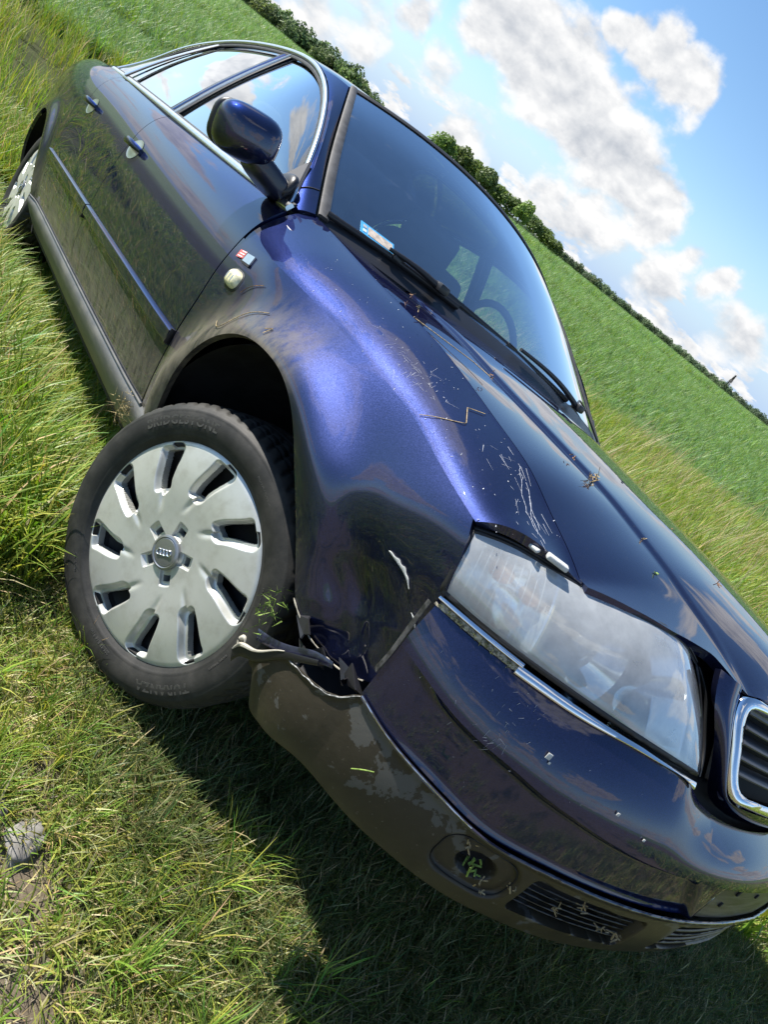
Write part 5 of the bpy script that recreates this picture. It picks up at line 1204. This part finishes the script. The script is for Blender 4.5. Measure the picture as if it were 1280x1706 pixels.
put('turf_grass', 13000, (-.4, 2.6, -1.1, 1.8), lambda x, y: (rng.random(len(x)) < mown(x, y) * ss(-.95, -.65, y) * (1 - .85 * ss(1.05, 1.3, x - .12 * y))), K_dark, (.6, 1.0), 9, 'turf grass below the bumper, coloured darker for the car shade', fit(.12))
put('long_grass', 13000, (-5.2, .35, -2.6, -.55), lambda x, y: (rng.random(len(x)) < (1 - mown(x, y)) ), K_lush, (.55, 1.05), 9, 'long grass along the sill', fit(.34))
put('verge_grass', 34000, (-13, 5, .75, 15), lambda x, y: (crop_side(x, y) < .2) & (rng.random(len(x)) < (1 - mown(x, y)) * .95), K_lush, (.9, 1.6), 9, 'verge grass beyond the bonnet', fit(.5))
put('verge_tall', 13000, (-14, 5, -2.8, 15), lambda x, y: (crop_side(x, y) < .25) & ((x < -2.6) | (y > 1.2)) & (rng.random(len(x)) < .6), K_tall, (.6, 1.15), 8, 'tall grass in the ditch', fit(.55))
put('seed_heads', 2600, (-11, 4, -2.6, 14.0), lambda x, y: (crop_side(x, y) < .3) & ((x < -2.9) | (y > 2.3)) & ~under_car(x, y, .1), K_seed, (.6, 1.0), 8, 'seeding grass stalks')
def cropscat(name, n, r0, r1, sc_, a0=95, a1=185):
    r = np.sqrt(U(r0**2, r1**2, n)); a = np.radians(U(a0, a1, n)); x = .9 + r * np.cos(a); y = -1.4 + r * np.sin(a); tram = np.abs(((crop_side(x, y)) % 9.0) - 4.5) < .25
    k = (crop_side(x, y) > 0) & ~tram; x, y = x[k], y[k]; scatter(name, np.stack([x, y, hgt(x, y) - .01], 1), U(0, 6.28, len(x)), U(.8, 1.15, len(x)) * sc_, rng.integers(0, 8, len(x)), K_crop, 'standing green crop in the field')
cropscat('crop_field', 26000, 4, 15, 1.0); cropscat('crop_field', 26000, 15, 38, 1.35); cropscat('crop_field', 22000, 38, 95, 2.2); cropscat('crop_field', 24000, 95, 300, 4.2, 98, 178)
# stones on the bare soil
M_stone = simple('pale_stone', (.20, .19, .175), .85, bump=1.0, bscale=90, var=.35, vscale=25)
def stone(x, y, s, label, seed):
    r = np.random.default_rng(seed); b = bmesh.new(); bmesh.ops.create_icosphere(b, subdivisions=4, radius=1.0); k = r.uniform(0, 6, 3)
    for v in b.verts:
        c_ = v.co; q = 1 + .16 * math.sin(c_.x * 2.6 + k[0]) * math.cos(c_.y * 3.1 + k[1]) + .10 * math.sin(c_.z * 5 + k[2] + c_.x * 4) + .04 * math.sin(c_.y * 13 + c_.x * 11)
        f = [c_.x * q * s, c_.y * q * s * .72, c_.z * q * s * .42]; v.co = f
    me = bpy.data.meshes.new('stone'); b.to_mesh(me); b.free(); me.polygons.foreach_set('use_smooth', [True] * len(me.polygons)); o = link('stone', me, None, M_stone); o.location = (x, y, float(hgt(x, y)) + s * .10); o.rotation_euler = (0, 0, r.uniform(0, 3)); tag(o, label, 'stone')
stone(.352, -.978, .040, 'rough grey stone half sunk in the bare soil', 1); stone(.285, -1.012, .020, 'smaller pale stone beside the rough grey one', 2)
stone(.18, -.93, .012, 'pebble between the stone and the tyre', 3); stone(1.02, .62, .022, 'pebble in the shade below the far end of the bumper', 4)
# crumbs of soil and gravel
V = []; F = []; r = np.random.default_rng(9); n = 2600; x = r.uniform(-.05, 1.7, n); y = r.uniform(-1.9, .9, n); k = (y < -.86) | (x > .95); x, y = x[k], y[k]
for a, b_ in zip(x, y):
    s = .0015 + .005 * r.random()**3; z = float(hgt(a, b_)); o_ = r.normal(size=(4, 3)) * s; o_[:, 2] = np.abs(o_[:, 2]); b0 = len(V); V += [(a + q[0], b_ + q[1], z + q[2]) for q in o_]; F += [(b0, b0 + 1, b0 + 2), (b0, b0 + 2, b0 + 3), (b0, b0 + 3, b0 + 1), (b0 + 1, b0 + 3, b0 + 2)]
tag(raw('gravel', V, F, simple('soil_crumb', (.24, .20, .15), .95, var=.5, vscale=40), None, smooth=False), kind='stuff')

put('roadside_grass', 16000, (-9, 1.5, -9, -2.4), lambda x, y: rng.random(len(x)) < .9 * (1 - ss(-1.5, .5, x)) , K_lush, (.8, 1.5), 9, 'rough grass beside the track')

put('straw_stalks', 2600, (-9, 3, 2.0, 14), lambda x, y: (crop_side(x, y) < .3) & (vn(x, y, 1.3, .7) > -.05), coll('dry_stalks', [blade_mesh('b', [(U(-.06, .06), U(-.06, .06), U(0, 6.28), U(.55, .95), .006, U(.1, .6), U(.1, .7), colr((.45, .38, .22), .3), 0) for _ in range(4)]) for _ in range(5)]), (.7, 1.1), 5, 'dry straw stalks standing in the verge')

put('grass_tufts', 420, (-.5, 1.2, -1.6, -.5), lambda x, y: (rng.random(len(x)) < mown(x, y)) & (vn(x, y, 5.3, 1.1) > .05), K_lush, (.25, .45), 9, 'greener tufts in the trodden turf', fit(.15))
# ------------------------------------------------------------------ far trees
M_far = leaf_mat('far_foliage', .40, .6)
def crown_mesh(name, n, rx, ry, rz, base, seed, lobes=9, ls=.5):
    r = np.random.default_rng(seed); V = []; F = []; Cc = []; cs = []
    for k in range(lobes):
        a = r.uniform(0, 6.28); e = r.uniform(-.75, 1); q = r.uniform(.25, .62); cs.append((q * math.cos(a) * math.sqrt(1 - e * e * .8) * rx, q * math.sin(a) * math.sqrt(1 - e * e * .8) * ry, e * .55 * rz, r.uniform(.34, .52)))
    cs.append((0, 0, 0, .6)); shade = r.uniform(.75, 1.2, len(cs))
    for i in range(n):
        k = r.integers(len(cs)); cx, cy, cz, cr = cs[k]; d = r.normal(size=3); d /= np.linalg.norm(d); rad = cr * r.uniform(.72, 1.04); p = np.array([cx + d[0] * rad * rx, cy + d[1] * rad * ry, cz + d[2] * rad * rz])
        nrm = d + r.normal(size=3) * .5; nrm /= np.linalg.norm(nrm); a = np.cross(nrm, r.normal(size=3)); a /= np.linalg.norm(a); b = np.cross(nrm, a); s = ls * r.uniform(.6, 1.3); b0 = len(V)
        V += [p - a * s * .5, p + b * s * .4, p + a * s * .5, p - b * s * .4]; F.append((b0, b0 + 1, b0 + 2, b0 + 3)); c = np.array(base) * shade[k] * r.uniform(.7, 1.3); Cc += [[*c, 1]] * 4
    V = np.array(V); me = bpy.data.meshes.new(name); me.from_pydata([tuple(v) for v in V], [], F); me.update(); at = me.color_attributes.new('col', 'FLOAT_COLOR', 'POINT'); at.data.foreach_set('color', np.array(Cc).ravel()); me.materials.append(M_far); return me
M_bark = simple('bark', (.06, .05, .04), .9)
def trunk_mesh(h):
    V = []; F = []
    def limb(p0, p1, r0, r1):
        p0 = np.array(p0, float); p1 = np.array(p1, float); d = p1 - p0; d /= np.linalg.norm(d); a = np.cross(d, (.3, .9, .2)); a /= np.linalg.norm(a); b = np.cross(d, a); b0 = len(V)
        for p, rr_ in ((p0, r0), (p1, r1)):
            for k in range(6): q = k * math.pi / 3; V.append(tuple(p + rr_ * (math.cos(q) * a + math.sin(q) * b)))
        for k in range(6): F.append((b0 + k, b0 + (k + 1) % 6, b0 + 6 + (k + 1) % 6, b0 + 6 + k))
    limb((0, 0, -.3), (0, 0, h * .55), .022 * h, .014 * h)
    for k in range(4): a = k * 1.6 + .3; limb((0, 0, h * (.3 + .06 * k)), (math.cos(a) * h * .22, math.sin(a) * h * .22, h * .68), .010 * h, .004 * h)
    me = bpy.data.meshes.new('trunk'); me.from_pydata(V, [], F); me.materials.append(M_bark); return me
crowns = [crown_mesh('crown', 1500, .42, .42, .42, b_, s_, ls=.085) for s_, b_ in ((1, (.14, .21, .055)), (2, (.115, .175, .050)), (3, (.17, .235, .065)), (4, (.13, .19, .065)))]
tme = trunk_mesh(1.0)
def pt(az, dist): return .9 + dist * math.cos(R(az)), -1.39 + dist * math.sin(R(az))
def tree(az, dist, h, wd_, label, k, group):
    x, y = pt(az, dist); e = empty('tree', None, (x, y, -.46)); e.rotation_euler = (0, 0, U(0, 6)); tag(e, label, 'tree', group)
    t_ = bpy.data.objects.new('trunk', tme); C.objects.link(t_); t_.parent = e; t_.scale = (h, h, h)
    c_ = bpy.data.objects.new('crown', crowns[k % 4]); C.objects.link(c_); c_.parent = e; c_.location = (0, 0, h * .56); c_.scale = (wd_, wd_, h * 1.02)
G1 = 'trees of the clump seen past the windscreen'
names = ['tallest round tree nearest the car roof in the clump past the windscreen', 'broad leafy tree second from the car roof in the far clump', 'dark tree behind the broad one in the far clump', 'rounded tree at the middle of the clump past the windscreen', 'low bushy tree before the middle of the far clump', 'pale green tree just right of the clump middle', 'narrow tree standing a little above its neighbours in the clump', 'small tree right of the narrow one in the clump', 'low tree near the right end of the clump', 'last small tree at the right end of the clump']
for k, (az, h, wd_) in enumerate(((147.0, 8.6, 9.5), (145.6, 9.4, 9), (144.3, 8.8, 10), (142.9, 9.0, 8.5), (141.8, 7.2, 9), (140.5, 7.6, 9), (139.3, 8.6, 6.5), (138.2, 6.8, 7.5), (137.1, 6.2, 8), (136.1, 5.2, 8))):
    tree(az, 185 + 6 * (k % 3), h * .86, wd_ * 1.12, names[k], k, G1)
# the spruce standing out of the far tree line
x, y = pt(119.4, 330); e = empty('spruce_tree', None, (x, y, -.46)); tag(e, 'dark pointed spruce rising above the low distant tree line at right', 'tree')
r = np.random.default_rng(5); V = []; F = []; Cc = []
for i in range(900):
    f = r.uniform(0, 1)**.7; rad = (1 - f) * 1.7 * r.uniform(.5, 1); a = r.uniform(0, 6.28); p = np.array([rad * math.cos(a), rad * math.sin(a), 1 + f * 7.8]); q = np.array([math.cos(a), math.sin(a), -.35]) * .5; s_ = np.array([-math.sin(a), math.cos(a), 0]) * .16; b0 = len(V); V += [p - s_, p + s_, p + q]; F.append((b0, b0 + 1, b0 + 2)); Cc += [[.018, .034, .016, 1]] * 3
me = bpy.data.meshes.new('crown'); me.from_pydata([tuple(v) for v in V], [], F); at = me.color_attributes.new('col', 'FLOAT_COLOR', 'POINT'); at.data.foreach_set('color', np.array(Cc).ravel()); me.materials.append(M_far); link('crown', me, e, ()) 
t_ = bpy.data.objects.new('trunk', tme); C.objects.link(t_); t_.parent = e; t_.scale = (3, 3, 14)
# far woods that read as one mass: leaf masses merged from many crowns
def wood(name, specs, label, base, seed):
    r = np.random.default_rng(seed); pts = []; sc_ = []; 
    for az0, az1, dist, h0, h1, n in specs:
        for i in range(n):
            f = (i + r.uniform(-.4, .4)) / n; az = az0 + (az1 - az0) * f; d = dist * r.uniform(.97, 1.06); x, y = pt(az, d); h = (h0 + (h1 - h0) * f) * r.uniform(.75, 1.12); h *= .74; pts.append((x, y, -.46 + h * .42)); sc_.append(h)
    cc = coll(name + '_crowns', [crown_mesh('crown', 700, .62, .62, .52, b_, seed + i, ls=.12) for i, b_ in enumerate(base)])
    scatter(name, np.array(pts), r.uniform(0, 6.28, len(pts)), np.array(sc_), r.integers(0, len(base), len(pts)), cc, label)
wood('woodland', [(175, 154, 300, 9, 12, 60), (175, 153.5, 312, 10, 13.5, 50), (156.5, 150.5, 315, 12, 5, 22)], 'dark wood on the horizon beyond the car roof', ((.13, .185, .075), (.155, .215, .080), (.11, .16, .068)), 20)
wood('tree_line', [(137, 126, 420, 8.5, 7.5, 60), (126, 84, 430, 7.5, 6.0, 190), (150, 137, 400, 4, 5, 50)], 'low distant tree line on the right horizon', ((.125, .175, .095), (.14, .19, .10), (.11, .155, .09)), 40)
# ------------------------------------------------------------------ haze
#hz = box('haze', (-400, 500, 13.9), (2300, 2300, 36), None or newmat('haze_air')[0]); tag(hz, kind='stuff')
#m_ = hz.data.materials[0]; t_ = NT(m_.node_tree); vsh = t_.n('ShaderNodeVolumePrincipled', {'Color': (.80, .86, .95, 1), 'Density': .0006, 'Anisotropy': .3}); om = t_.n('ShaderNodeOutputMaterial'); m_.node_tree.links.new(vsh.outputs[0], om.inputs['Volume'])
